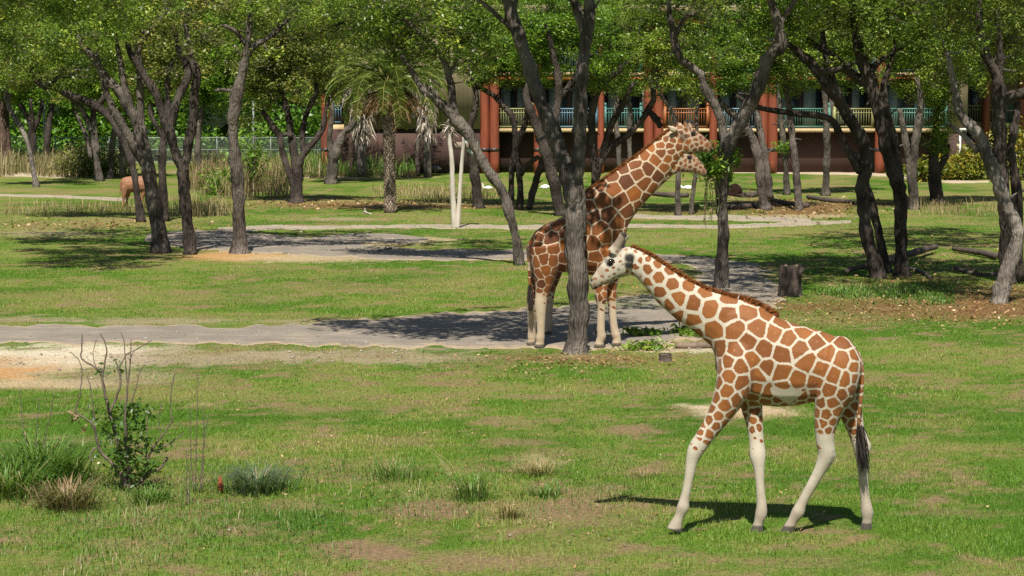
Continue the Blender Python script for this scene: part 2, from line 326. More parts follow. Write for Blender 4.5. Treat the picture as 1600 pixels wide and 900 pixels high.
# ------------------------------------------------------------------ lodge
YB = 121.0
def BX(px): return (px-800)/FPX*YB*1.0005*1.0
M['maroon'] = plain("maroon_render", (.058, .029, .023), .85, .12, 2, (1, 1, 1), .2); M['tan'] = None
m, nt, N, L, B = nt_of("tan_siding"); v = coords(N, L); sx = N.new("ShaderNodeSeparateXYZ"); L.new(v, sx.inputs[0])
gr = mth(N, L, 'FRACT', mth(N, L, 'MULTIPLY', sx.outputs[0], 4.2)); gk = mth(N, L, 'LESS_THAN', gr, .12)
n = noise(N, L, 2.5, 5, v); r = ramp(N, [(.3, (.2, .16, .095)), (.7, (.27, .22, .135))]); L.new(n.outputs[0], r.inputs[0])
L.new(mixc(N, L, mth(N, L, 'MULTIPLY', gk, .5), r.outputs[0], (.1, .08, .05)), B.inputs["Base Color"]); B.inputs["Roughness"].default_value = .85
bump(N, L, B, gk, -.6, .02); M['tan'] = m
M['column'] = plain("red_log_column", (.2, .047, .02), .6, .3, 3, (3, 3, .3), .4); M['trim'] = plain("ochre_trim", (.45, .34, .18), .7, .12, 3)
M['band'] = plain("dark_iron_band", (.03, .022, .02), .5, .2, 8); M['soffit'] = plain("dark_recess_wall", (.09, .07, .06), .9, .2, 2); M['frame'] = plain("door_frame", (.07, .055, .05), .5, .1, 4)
M['curtain'] = plain("pale_curtain", (.2, .28, .28), .9, .18, 3, (9, 1, .2), .3); M['roof'] = plain("thatch_roof", (.2, .15, .1), .95, .3, 4)
M['pipe'] = plain("white_downpipe", (.6, .6, .6), .5, .1, 3); M['orange'] = plain("orange_fascia", (.5, .14, .04), .6, .2, 3)
m, nt, N, L, B = nt_of("door_glass"); B.inputs["Base Color"].default_value = (.03, .05, .06, 1); B.inputs["Roughness"].default_value = .08; M['glass'] = m
RAIL = dict(lime=(.34, .34, .13), blue=(.11, .25, .36), teal=(.07, .25, .23), orange=(.42, .14, .035), sky=(.17, .31, .42), green=(.08, .27, .2))
for k, c in RAIL.items(): M['rail_'+k] = plain("railing_"+k, tuple(x*.65 for x in c), .5, .1, 3)  # railing colours dimmed to hold the canopy shade
Z1 = P(800, 201, YB)[2]; ZR = P(800, 169, YB)[2]; FL = 2.95
lodge = empty("lodge_building", (BX(1000), YB, 0), "two storey maroon and tan lodge with red log columns and coloured balcony railings", "building")
LO = np.array(lodge.location)
def lp(name, mb, mat, parent=lodge, loc=None): return mb.build(name, mat, parent, loc=LO)
def one(name, mat, boxes, parent=lodge):
    mb = MB()
    for lo, hi in boxes: mb.box(lo, hi)
    return lp(name, mb, mat, parent)
xl, xm, xr = BX(495), BX(752), BX(1508)
one("ground_wall", M['maroon'], [((xm, YB+.8, -.1), (xr, YB+1.5, Z1-.2))]).__setitem__("label", "maroon ground floor wall under the balconies")
one("base_wall", M['maroon'], [((xl+.4, YB-.6, -.1), (xm-.05, YB+1.59, Z1-.02))])
one("siding_wall", M['tan'], [((BX(540), YB-.75, Z1), (xm-.04, YB+2, Z1+2*FL))]).__setitem__("label", "tan vertically grooved siding on the upper floor")
one("end_wall", M['tan'], [((BX(1480), YB-.05, Z1-.19), (BX(1509), YB+2.6, Z1+2*FL))]); one("end_base", M['maroon'], [((BX(1481), YB, -.1), (BX(1508.5), YB+2.5, Z1-.2))])
for k in range(2):
    zf = Z1+k*FL
    one("balcony_floor", M['trim'], [((xm, YB-.1, zf-.19), (BX(1479.5), YB+1.59, zf))])
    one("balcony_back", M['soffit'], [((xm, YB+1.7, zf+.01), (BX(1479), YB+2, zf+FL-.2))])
    one("fascia_beam", M['orange'], [((xm, YB-.04, zf+FL-.42), (BX(1479.5), YB+.18, zf+FL-.2))])
one("roof", M['roof'], [((xl-1, YB-1.2, Z1+2*FL), (xr+12, YB+9, Z1+2*FL+.5))])
def railing(x0, x1, col, z0, h, y=YB, posts=True, parent=lodge):
    mb = MB()
    mb.box((x0, y-.035, z0+h-.07), (x1, y+.035, z0+h)); mb.box((x0, y-.03, z0+.08), (x1, y+.03, z0+.14)); mb.box((x0, y-.025, z0+h-.27), (x1, y+.025, z0+h-.22))
    n = max(2, int((x1-x0)/.13))
    for i in range(n+1):
        x = x0+(x1-x0)*i/n; mb.box((x-.014, y-.014, z0+.14), (x+.014, y+.014, z0+h-.07))
    for x in ([x0+.08, x1-.08] if posts else []):
        mb.box((x-.07, y-.075, z0), (x+.07, y+.075, z0+h+.1)); mb.tube([(x, y, z0+h+.1), (x, y, z0+h+.16), (x, y, z0+h+.24), (x, y, z0+h+.3)], [.04, .085, .07, .01], 8)
    o = lp("railing", mb, M['rail_'+col], parent); o["label"] = {'lime': 'lime yellow', 'blue': 'bright blue', 'teal': 'teal', 'orange': 'orange', 'sky': 'pale blue', 'green': 'sea green'}[col]+" balcony railing"
bays = [(775,834,'lime'),(847,933,'blue'),(943,1003,'teal'),(1036,1107,'orange'),(1119,1182,'sky'),(1214,1296,'green'),(1300,1364,'lime'),(1380,1478,'green')]
for k in range(2):
    zf = Z1+k*FL
    for i, (a, b, c) in enumerate(bays):
        railing(BX(a), BX(b), bays[(i+3*k) % 8][2], zf, ZR-Z1)
        if k: continue
        w = BX(b)-BX(a); 
        for s, f in enumerate((.12, .55)):
            x0 = BX(a)+w*f; x1 = x0+min(.95, w*.36)
            d = one("sliding_door", M['frame'], [((x0-.06, YB+1.62, zf+.02), (x1+.06, YB+1.695, zf+2.3))])
            one("pane", M['glass'], [((x0, YB+1.6, zf+.1), (x1, YB+1.615, zf+2.2))], d)
            cw = (x1-x0)*(.55 if (i+s) % 2 else .7); one("curtain", M['curtain'], [((x0+.02, YB+1.57, zf+.12), (x0+cw, YB+1.594, zf+2.18))], d)
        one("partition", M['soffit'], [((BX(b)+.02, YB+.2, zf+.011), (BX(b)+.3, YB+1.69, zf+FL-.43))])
for cx, r in ((757,.25),(772.5,.25),(840,.2),(938,.17),(1012.5,.25),(1027.5,.25),(1113,.2),(1190,.25),(1205,.25),(1372,.25),(511,.25)):
    x = BX(cx); mb = MB(); zz = np.linspace(-.05, Z1+2*FL, 14); mb.tube([(x+.012*math.sin(z*2+cx), YB-.35, z) for z in zz], [r*(1.06-.008*z) for z in zz], 14)
    c = mb.build("log_column", M['column'], lodge, smooth=True, loc=LO)
    b = MB(); b.tube([(x, YB-.35, 1.15), (x, YB-.35, 1.33)], [r*1.1, r*1.1], 14); b.build("iron_band", M['band'], c, loc=LO)
one("downpipe", M['pipe'], [((BX(1496.5), YB-.14, 0), (BX(1499.5), YB-.051, Z1-.1)), ((BX(1497), YB-.15, Z1-.1), (BX(1522), YB-.06, Z1+.02))])
railing(BX(514), BX(534), 'blue', P(800,194,YB)[2], 1.0, YB-.2, False); one("balcony_floor", M['trim'], [((BX(505), YB-.4, P(800,201,YB)[2]-.2), (BX(539), YB+1.5, P(800,195,YB)[2]))])
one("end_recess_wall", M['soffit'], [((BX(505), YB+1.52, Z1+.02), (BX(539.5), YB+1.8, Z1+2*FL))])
# the set-back wing on the right
YW = 126.0
def WX(px): return (px-800)/FPX*YW
wing = empty("lodge_wing", (WX(1570), YW, 0), "set back lodge wing with lime balcony railing behind the yellow shrubs", "building")
LO2 = LO; LO = np.array(wing.location)
one("ground_wall", M['maroon'], [((WX(1505), YW+1, -.1), (WX(1760), YW+1.4, Z1-.1))], wing); one("balcony_floor", M['trim'], [((WX(1503), YW-.1, Z1-.1), (WX(1760), YW+1.4, Z1+.12))], wing)
one("upper_wall", M['tan'], [((WX(1505), YW+1.45, Z1+.13), (WX(1760), YW+1.9, Z1+2*FL))], wing); railing(WX(1506), WX(1560), 'lime', Z1+.12, 1.05, YW, True, wing); railing(WX(1565), WX(1640), 'teal', Z1+.12, 1.05, YW, True, wing)
d = one("sliding_door", M['frame'], [((WX(1520), YW+1.36, Z1+.14), (WX(1534), YW+1.449, Z1+2.4))], wing); one("pane", M['glass'], [((WX(1522), YW+1.33, Z1+.2), (WX(1532), YW+1.355, Z1+2.3))], d)
for cx in (1537, 1592):
    mb = MB(); mb.tube([(WX(cx), YW-.3, z) for z in (-.05, 3, 7, 9)], [.24, .23, .22, .21], 14); mb.build("log_column", M['column'], wing, smooth=True, loc=LO)
LO = LO2

# ------------------------------------------------------------------ chain link fence and the woods behind it
M['steel'] = plain("galvanised_steel", (.22, .25, .24), .45, .15, 5)
m, nt, N, L, B = nt_of("chain_link"); v = coords(N, L); sp = N.new("ShaderNodeSeparateXYZ"); L.new(v, sp.inputs[0])
def wires(op):
    s = mth(N, L, op, sp.outputs[0], sp.outputs[2]); return mth(N, L, 'LESS_THAN', mth(N, L, 'FRACT', mth(N, L, 'MULTIPLY', s, 9)), .07)
al = mth(N, L, 'MAXIMUM', wires('ADD'), wires('SUBTRACT')); B.inputs["Base Color"].default_value = (.25, .29, .27, 1); B.inputs["Roughness"].default_value = .5; L.new(al, B.inputs["Alpha"]); M['mesh'] = m
YF = 133.0
def FX(px): return (px-800)/FPX*YF
fence = empty("chain_link_fence", (FX(230), YF, 0), "long galvanised chain link fence before the bright green woods", "fence"); FLo = np.array(fence.location)
ztop = P(200, 215, YF)[2]
xp = np.arange(FX(-80), FX(520), 3.1)
for x in xp:
    mb = MB(); mb.tube([(x, YF, -.1), (x, YF, ztop*.6), (x, YF, ztop+.05)], [.035]*3, 8); mb.build("post", M['steel'], fence, loc=FLo)
for z in (ztop, ztop*.55, .12):
    mb = MB(); mb.tube([(xp[0], YF-.04, z), (0.5*(xp[0]+xp[-1]), YF-.04, z), (xp[-1], YF-.04, z)], [.024]*3, 6); mb.build("rail", M['steel'], fence, loc=FLo)
mb = MB(); mb.add([(xp[0], YF-.075, .02), (xp[-1], YF-.075, .02), (xp[-1], YF-.075, ztop), (xp[0], YF-.075, ztop)], [(0, 1, 2, 3)]); mb.build("wire_mesh", M['mesh'], fence, loc=FLo)
for px_, ht in ((69, 160), (396, 150)):
    x = FX(px_); mb = MB(); z = P(px_, ht, YF)[2]; mb.tube([(x, YF+.3, 0), (x, YF+.3, z*.5), (x, YF+.3, z)], [.06, .055, .05], 8)
    tag(mb.build("metal_pole", M['steel']), "slim grey metal pole rising above the fence "+("at far left" if px_ < 100 else "beside the grey leaning trunk"), "pole")

def leaf_cards(mb, c, L, rng, asp=.45, up=.35, a=None, droop=0):
    """diamond leaves at the points c"""
    n = len(c); nrm = rng.randn(n, 3); nrm[:, 2] = abs(nrm[:, 2])+up; nrm /= np.linalg.norm(nrm, axis=1)[:, None]
    d = rng.randn(n, 3); d[:, 2] -= droop; d -= nrm*(d*nrm).sum(1)[:, None]; d /= np.linalg.norm(d, axis=1)[:, None]+1e-9
    s = np.cross(nrm, d); L = (np.asarray(L)*(.65+.7*rng.rand(n)))[:, None] 
    b = c-d*L*.5; v = np.stack([b, c+s*L*asp*.5-d*L*.05+nrm*L*.06, c+d*L*.5, c-s*L*asp*.5-d*L*.05+nrm*L*.06], 1).reshape(-1, 3)
    i = np.arange(n)*4
    mb.add(v, np.stack([i, i+1, i+2, i+3], 1), a=rng.rand(n) if a is None else a)
rng = np.random.RandomState(5)
mb = MB(); cl = []
for k in range(620):
    x = rng.uniform(FX(-140), FX(640)); z = rng.beta(1.1, 1.2)*11; y = YF+rng.uniform(3.5, 9)+z*.15
    cl.append((x, y, z, rng.uniform(.7, 1.5), rng.rand()))
for x, y, z, r, t in cl:
    n = int(75*r*r); u = rng.randn(n, 3); u /= np.linalg.norm(u, axis=1)[:, None]; u *= (rng.rand(n, 1)**.4)*r
    leaf_cards(mb, np.array([x, y, z])+u*np.array([1, .8, .8]), .3, rng, .55, .5, a=np.clip(t*.6+rng.rand(n)*.4, 0, 1))
woods = mb.build("woods", M['leaf_wood']); struct(woods, "stuff", "dense bright green woods behind the chain link fence")
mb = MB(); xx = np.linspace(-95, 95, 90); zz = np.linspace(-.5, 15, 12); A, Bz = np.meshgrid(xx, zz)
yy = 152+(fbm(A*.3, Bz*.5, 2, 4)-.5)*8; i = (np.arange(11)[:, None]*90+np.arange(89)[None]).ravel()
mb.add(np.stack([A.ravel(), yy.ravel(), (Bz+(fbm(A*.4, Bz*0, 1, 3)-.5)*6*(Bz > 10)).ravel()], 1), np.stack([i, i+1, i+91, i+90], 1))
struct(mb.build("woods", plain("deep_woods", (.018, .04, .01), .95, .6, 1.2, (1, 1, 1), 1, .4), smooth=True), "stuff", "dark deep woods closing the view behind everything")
# ------------------------------------------------------------------ trees
MID = [(257,81),(221,80.5),(57,106),(52,128),(70,128),(156,112),(172,114),(310,116),(463,92.5),(517,109),(748,88.7),(812,88),(876,84),(916,86),(1197,87.5),(1248,87.2),(1229,99),(1290,98),(1428,88),(1464,91),(1060,84),(970,100),(5,128)]
_fr = np.random.RandomState(77); FILL = {}
for fx in range(-30, 1660, 40):
    for fy in (-10, 22, 54, 84, 112, 134):
        x = fx+_fr.uniform(-18, 18); y = fy+_fr.uniform(-10, 10)
        if 540 < x < 745 and y > 70: continue
        if x > 740 and y > 118 and _fr.rand() < .65: continue
        k = min(MID, key=lambda t: abs(t[0]-x)+_fr.rand()*50); FILL.setdefault(k, []).append((x, y, _fr.uniform(.85, 1.3)*k[1]/95*(.72 if y > 100 else 1), _fr.uniform(-.8, 1.8), .9))
def tree(label, D, limbs, lobes, bark='bark', leaf='leaf', seed=0, leaf_len=.1, dens=1.0, flare=1.25, name="oak_tree", cat="tree", group=None, lean=.3, clr=.42, per=70, hs=2.2):
    """limbs: lists of photo (x, y, half width); lobes: (x, y, radius m, depth offset m[, density])"""
    rng = np.random.RandomState(seed+100); s = MPP(D)
    bx, by = limbs[0][0][:2]; base = P(bx, by, D); base[2] = 0
    root = empty(name, base, label, cat, group)
    ax, ay = rng.uniform(-lean, lean), rng.uniform(-lean, lean)
    tb = MB(); samples = []
    for li, lm in enumerate(limbs):
        lm = np.array(lm, float); n = len(lm); ramp_ = rng.uniform(-.35, .35)*(li > 0)
        pts = []
        for i, (x, y, r) in enumerate(lm):
            dy = ax*(x-bx)*s+ay*(by-y)*s*.5+ramp_*i/max(n-1, 1)*1.2
            if li == 0 and i == 0: dy = 0
            p = P(x, y, D+dy)
            pts.append((*p, r*s))
        pts = np.array(pts); 
        if li == 0: pts[0, 2] = -.06
        sp = spline(pts, 4); 
        if li == 0:
            h = sp[:, 2]-sp[0, 2]; sp[:, 3] *= 1+(flare-1)*1.5*np.exp(-h/.26)
        nn = len(sp); sp[1:, 3] *= 1+.16*(vnoise(np.arange(1, nn)*.9, np.full(nn-1, seed*3.7+li), 2)-.5)*2; sp[1:, 0] += rng.uniform(-1, 1, nn-1)*sp[1:, 3]*.09; sp[1:, 1] += rng.uniform(-1, 1, nn-1)*sp[1:, 3]*.12
        tb.tube(sp[:, :3], np.maximum(sp[:, 3], .012), 11 if lm[0, 2]*s > .08 else 7, jit=.13, rng=rng)
        for k in range(3 if D < 100 else 0):              # broken twig stubs and knots
            j = rng.randint(nn//3, nn); q0 = sp[j, :3]; dv = rng.randn(3)*np.array([1, .6, .5]); dv /= np.linalg.norm(dv); rr = max(sp[j, 3], .02); tb.tube([q0, q0+dv*rr*1.1, q0+dv*rr*(1.6+2.5*rng.rand())+np.array([0, 0, .04])], [rr*.5, rr*.3, rr*.1], 5)
        samples.append(sp[len(sp)//3:] if li == 0 else sp)
    S = np.concatenate(samples); A = S.copy()
    cb = MB(); any_leaf = False; lobes = list(lobes)+FILL.get((bx, D), [])
    for lob in lobes:
        x, y, r, dd = lob[:4]; dn = (lob[4] if len(lob) > 4 else 1)*(1.2 if D > 72 or y < -45 or bx == 812 or dd < -3 else .75 if y < 28 else .42)
        hid = y < -45; dd = dd+hs if hid and dd > -1.2 else dd; c = P(x, y, D+dd); nc = max(3, int(dens*dn*(11 if hid else 17)*r**2.2*(.42/clr)**1.5))  # hid: unseen lobes above the view, set and shifted for their cast shade
        u = rng.randn(nc, 3); u /= np.linalg.norm(u, axis=1)[:, None]; u *= rng.rand(nc, 1)**.45*r; u[:, 2] *= .72
        lt = rng.rand()*.2
        Q = c+u; Q = Q[np.argsort(((Q-S[np.argmin(((S[:, :3]-c)**2).sum(1)), :3])**2).sum(1))]
        for cc in Q:                                        # every twig grows from the nearest wood already there
            dd2 = ((A[:, :3]-cc)**2).sum(1); idx = int(np.argmin(dd2)); dist = math.sqrt(dd2[idx]); st = A[idx, :3]; r0 = min(A[idx, 3]*.6, .03)
            mid = (st+cc)/2+rng.randn(3)*.14*dist+np.array([0, 0, -.08*dist])
            if dist > .1:
                tw = spline([st, mid, cc], 2); tb.tube(tw, np.linspace(max(r0, .011), .007, 5), 3); A = np.concatenate([A, np.concatenate([tw[2:], np.full((3, 1), .014)], 1)])
            if not hid and D < 100:
                tip = cc+rng.randn(3)*clr*.7; tb.tube([mid*.2+cc*.8, (cc+tip)/2+rng.randn(3)*.06, tip], [.007, .005, .003], 3)
            rr = clr*rng.uniform(.6, 1.25); n = int(per*(.33 if hid else 1)*(rr/clr)**2*rng.uniform(.7, 1.2))
            w = rng.randn(n, 3); w /= np.linalg.norm(w, axis=1)[:, None]; w *= rng.rand(n, 1)**.5*rr*np.array([1, 1, .62])
            t = rng.rand()**1.35; dead = rng.rand() < .13
            leaf_cards(cb, cc+w, leaf_len*(1.9 if hid else 1.12)*max(1, D/85), rng, .5, .85, a=rng.rand(n)*.07 if dead else np.clip(.05+lt+t*.55+rng.rand(n)*.3, 0, .985+.015*(rng.rand(n) > .8))); any_leaf = True
    tb.build("trunk", M[bark], root, smooth=True, loc=base)
    if any_leaf: cb.build("crown", M[leaf], root, loc=base)
    return root

# --- middle left group
tree("leaning grey forked oak, leftmost of the three trunks by the road's left end", 66.5,
 [[(252,394,13),(245,340,11.5),(236,285,10.5),(226,235,10),(215,195,9.5),(200,165,8.5),(188,145,7.5),(172,128,6.5),(156,108,6),(142,86,5.5),(128,70,4.5),(118,50,3)],
  [(232,268,8),(208,225,7.5),(186,188,7),(172,160,6),(164,138,5),(157,112,5),(150,85,4)],[(208,180,6),(197,145,5.5),(190,110,5),(187,90,4),(180,55,3)],
  [(222,210,5),(219,165,6),(219,120,5.5),(216,80,5),(224,60,6),(240,42,6),(262,12,4)]],
 [(60,30,1.5,0),(20,60,1.3,1),(110,40,1.5,-.5),(160,40,1.3,-.5),(200,20,1.4,.5),(185,55,.8,-.8),(60,90,.9,.5,.7),(10,10,1.8,0),(250,0,1.4,1),(90,-60,2.2,0,.5),(190,-70,2.4,0,.5),(10,-60,2.4,-1,.5),(130,85,.7,0,.6),(60,-120,2,1,.5),(30,-20,1.6,-4,1),(110,-20,1.6,-4.5,1),(190,-15,1.4,-4,1),(60,-30,1.6,-7,1),(150,-40,1.5,-7,.9),(0,-40,1.6,-9,.9),(90,-60,1.6,-9.5,.8)], seed=1)  # lobes set far forward are added to shade the lawn at left
tree("dark Y shaped oak trunk, middle of the three by the road's left end", 65.8,
 [[(297,398,10),(293,350,8.5),(288,300,9),(285,262,9.5),(278,248,7),(270,225,7),(265,205,8),(255,185,7),(245,150,6.5),(230,125,6),(218,105,5.5),(205,85,5),(198,65,4)],
  [(286,268,7),(291,245,7),(296,215,7.5),(302,180,7),(304,140,6.5),(308,115,7),(300,95,6),(295,70,5),(290,35,4)],[(264,208,6),(270,175,8),(285,140,7),(295,112,6),(280,80,5),(272,40,4)]],
 [(300,30,1.5,0),(260,55,1.1,.6,.8),(330,60,1.1,-.5),(225,80,.9,.5,.7),(320,10,1.6,.5),(290,-50,2.2,0,.5),(250,-90,2.1,0,.5),(345,100,.8,.5,.6),(335,-80,2.2,1,.5)], 'bark_dark', seed=2, leaf='leaf_olive')
tree("tall grey oak trunk with dark wrapped middle, standing in orange sand by the road", 66.2,
 [[(374,397,13),(374,380,10.5),(373,320,10),(371,280,10),(367,245,8.5),(364,215,7.5),(364,185,8.5),(370,150,9),(378,118,8),(383,92,6.5),(388,60,5),(391,20,4.5),(392,-30,4)],
  [(384,88,5),(400,70,5),(425,55,4),(450,30,3)],[(366,145,3.5),(352,140,3),(335,141,2.5)],[(384,70,4),(370,50,3.5),(350,40,3)],[(391,0,4),(420,-20,4),(460,-40,3)]],
 [(430,35,1.3,-.4),(470,25,1.4,0),(350,45,1.0,.5,.8),(400,10,1.2,0),(520,30,1.1,0,.9),(440,-50,2.2,0,.5),(360,-60,2,0,.5),(500,-70,2.3,0,.5),(540,60,.9,.5,.8),(410,75,.7,-.6,.7),(490,70,1,.3,.7),(560,20,1.1,.4)], 'bark', seed=3)
tree("thin dark trunk standing just behind the leaning grey forked oak", 81, [[(257,340,7.5),(254,290,6.5),(254,240,6),(257,205,6),(262,170,5),(262,130,4),(270,90,3)],[(255,215,4),(240,190,4),(232,165,3)]],
 [(265,110,1.1,0,.8),(240,130,1,0,.7),(280,80,1.4,.5,.8),(250,60,1.4,.5,.8)], 'bark_dark', seed=4, leaf='leaf_olive')
tree("pale thin trunk in front of the antelope with a dark limb sweeping far left", 80.5,
 [[(221,338,6.5),(214,300,5),(209,270,5),(203,245,6),(191,215,6.5),(172,183,6.5),(148,165,7),(125,155,6.5),(105,147,6),(85,136,5.5),(68,134,5),(56,125,4.5),(49,110,4),(53,90,3)],
  [(82,135,4),(86,124,4),(100,120,3.5),(118,115,3),(121,100,2)],[(150,166,5),(163,150,4.5),(168,120,4)]],
 [(50,95,1.0,0,.6),(110,105,1.2,.5,.8),(30,70,1.3,1,.8),(140,120,1,.6,.7),(75,75,1.3,0,.7),(165,90,1.3,.5,.8),(100,60,1.5,1,.8),(20,120,.9,.8,.6)], 'bark_dark', seed=5)
tree("thin pale trunk leaning right, alone on the lawn at far left", 106, [[(57,291,4.5),(50,255,3.5),(42,220,3.5),(30,195,4),(20,180,4),(14,165,4),(15,145,3.5)],[(17,170,3),(8,150,3),(14,135,2.5),(17,130,1.5)]],
 [(10,120,1.2,0,.6),(30,100,1.4,1,.7),(0,90,1.5,0,.7)], 'bark_pale', seed=6, leaf='leaf_olive', leaf_len=.1)
tree("thick dark trunk cut off by the left edge near the fence", 128, [[(5,252,9),(4,200,8),(5,165,6),(6,140,5),(-5,100,5)],[(12,250,5),(11,210,4.5),(9,170,4)]], [(0,110,1.6,0,.7),(-10,70,2,0,.7),(25,140,1.1,0,.6)], 'bark_red', seed=7, leaf_len=.1)
tree("dark forked tree just before the fence, left of the slim metal pole", 128, [[(52,247,5.5),(51,215,5.5),(46,192,4),(35,168,3.5),(25,150,3)],[(52,215,4),(50,180,3.5),(47,155,3)],[(52,205,4),(60,185,3.5),(66,165,3.5),(67,145,3)]],
 [(30,130,1.5,0,.8),(65,125,1.4,0,.8),(50,95,1.9,0,.8)], 'bark_dark', seed=8, leaf='leaf_bright', leaf_len=.1)
tree("slim dark leaning tree just before the fence, right of the slim metal pole", 128, [[(70,243,5),(75,205,5),(80,175,4.5),(84,150,4),(90,120,3)]], [(85,115,1.5,0,.8),(110,135,1.2,0,.7),(95,90,1.8,0,.8)], 'bark_dark', seed=9, leaf='leaf_bright', leaf_len=.1)
tree("multi stemmed dark oak rising from the tall dry grass by the fence", 112, [[(156,276,5.5),(150,245,5),(146,215,5),(138,190,5),(126,168,4.5),(112,152,4)],[(142,248,3.5),(135,215,3.5),(125,190,3),(115,170,3)],[(153,240,4),(148,200,4.5),(146,170,4),(152,145,4)]],
 [(110,130,1.6,0,.8),(140,115,1.6,.5,.8),(165,135,1.4,0,.8),(125,85,2,1,.8)], 'bark', seed=10, leaf='leaf_bright', leaf_len=.1)
tree("grey twin stemmed tree in the dark bush left of the antelope", 114, [[(172,272,4.5),(174,240,4.5),(177,215,5),(183,190,4),(186,165,4)],[(190,275,5),(192,240,5),(190,210,4.5),(196,180,4)]], [(180,140,1.5,0,.8),(205,150,1.2,.5,.7),(190,110,1.9,.5,.8),(215,170,.9,0,.6)], 'bark', seed=11, leaf='leaf_bright', leaf_len=.1)
tree("slim grey trunk by the fence behind the dark Y shaped oak", 116, [[(310,270,5),(309,235,5),(310,200,5),(316,170,4.5),(325,150,3.5)],[(311,205,3.5),(303,180,3.5),(301,155,3)]], [(325,130,1.4,0,.8),(300,135,1.3,0,.8),(345,150,1.1,0,.7),(320,95,2,0,.8)], 'bark', seed=12, leaf='leaf_bright', leaf_len=.1)
tree("straight reddish trunk seen at the edge of the woods", 139, [[(240,240,4.5),(240,200,4),(238,165,4),(238,120,3)]], [(240,110,1.8,0,.7),(225,80,2,0,.7)], 'bark_red', seed=13, leaf='leaf_wood', leaf_len=.12)
tree("straight dark trunk at the edge of the woods behind the brown reeds", 139, [[(424,230,4),(422,190,3.5),(421,150,3.5),(420,110,3)]], [(418,100,1.8,0,.7),(440,120,1.5,0,.7),(400,80,2,0,.7)], 'bark_dark', seed=14, leaf='leaf_wood', leaf_len=.12)
tree("black many limbed oak standing right of the brown reeds", 92.5,
 [[(463,315,10.5),(463,292,9.5),(466,268,7.5),(470,250,6),(478,235,5.5),(490,222,4.5),(502,205,4.5),(508,185,4),(512,160,4),(508,140,3)],
  [(460,292,6),(449,262,5),(441,237,5),(437,215,5),(428,200,5),(418,185,4.5),(408,172,3.5)],[(464,275,6),(460,245,6.5),(455,215,6),(452,190,5.5),(446,160,4.5),(438,140,4.5),(425,112,3.5)],
  [(475,240,4),(472,215,4.5),(474,195,4.5),(480,175,4),(488,158,4),(495,140,3.5),(489,112,3)],[(437,213,3.5),(447,210,3.5),(455,212,4)]],
 [(420,110,1.3,0),(455,100,1.4,.4),(500,110,1.2,-.3),(480,75,1.6,.5),(430,70,1.5,.3),(395,140,1,0,.7),(520,90,1.1,0),(540,115,.8,0,.8),(400,90,1.2,1,.8),(450,140,.8,-.5,.7),(560,95,1,0,.8),(380,175,.8,0,.6),(425,150,.8,0,.6)], 'bark_dark', seed=15, leaf='leaf_olive')
tree("grey forked tree in front of the shaggy palm at the lodge's left end", 109, [[(517,286,8.5),(520,260,8),(523,242,9),(535,212,6),(550,195,5.5),(558,175,5),(566,152,4.5),(572,130,3)],[(520,245,6),(515,225,4.5),(516,200,4.5),(520,180,4),(515,155,3.5),(505,130,3)]],
 [(505,130,1.2,0,.7),(570,120,1,-.3,.7),(530,110,1.4,0,.8),(490,150,.9,0,.6)], 'bark', seed=16, leaf='leaf_olive', leaf_len=.1)

# --- centre
tree("dark oak leaning far left over the white forked pole", 62,
 [[(812,412,7.5),(806,375,7),(797,335,8),(785,300,8),(765,270,7.5),(745,235,7.5),(730,207,8.5),(712,187,9.5),(695,168,8),(680,154,6.5),(668,146,5.5),(656,134,5),(640,106,4),(625,85,3)],
  [(716,195,7),(708,168,6.5),(704,130,5.5),(693,95,5),(670,66,4.5),(652,48,4),(630,28,3)],[(702,120,3.5),(715,90,3),(722,55,2.5)]],
 [(640,30,1.3,0),(600,20,1.2,.4),(690,25,1.4,-.3),(720,60,1.0,.3,.8),(650,80,.8,-.4,.6),(740,25,1.3,.6),(620,60,.8,.4,.6),(680,-50,2.2,0,.5),(600,-60,2,0,.5),(740,-60,2.2,1,.5),(560,-20,1.5,0,.7),(745,90,.7,.5,.7),(590,65,.8,.3,.9),(640,70,.8,.2,.9),(700,70,.8,-.2,.9),(555,60,.9,.5,.9),(670,100,.5,.2,.8),(615,100,.45,0,.8)], 'bark', seed=20)
tree("black trunk holding a curved limb behind the blue feeder box", 88.7, [[(748,326,8.5),(744,290,7.5),(740,262,7),(738,240,7.5),(733,205,5.5),(741,178,5),(744,152,4.5),(740,130,4),(730,100,3)],[(737,235,5),(725,210,5),(712,190,4.5),(700,160,4)]],
 [(745,110,1.1,0,.8),(765,95,1.1,.4,.8),(720,90,1.1,.3,.7),(775,125,.6,0,.7)], 'bark_dark', seed=21)
tree("slender three stemmed tree growing before the lime railing", 88, [[(812,327,5.5),(813,290,5),(810,260,5),(806,230,4.5),(804,200,4.5),(799,180,5),(786,165,4.5),(770,148,4),(750,138,3.5),(728,128,2.5)],[(800,327,5),(799,290,4.5),(801,250,4.5),(808,225,4.5),(818,200,5),(823,180,4),(826,150,3)],[(826,327,5),(834,295,5),(843,265,5),(850,240,5),(853,205,5)],[(815,272,4),(825,257,4),(842,245,3.5)]],
 [(790,110,1.1,0,.8),(830,115,1,0,.8),(760,105,1,.3,.7),(805,70,1.5,.5,.9),(850,90,1.2,.5,.8)], 'bark_dark', seed=22)
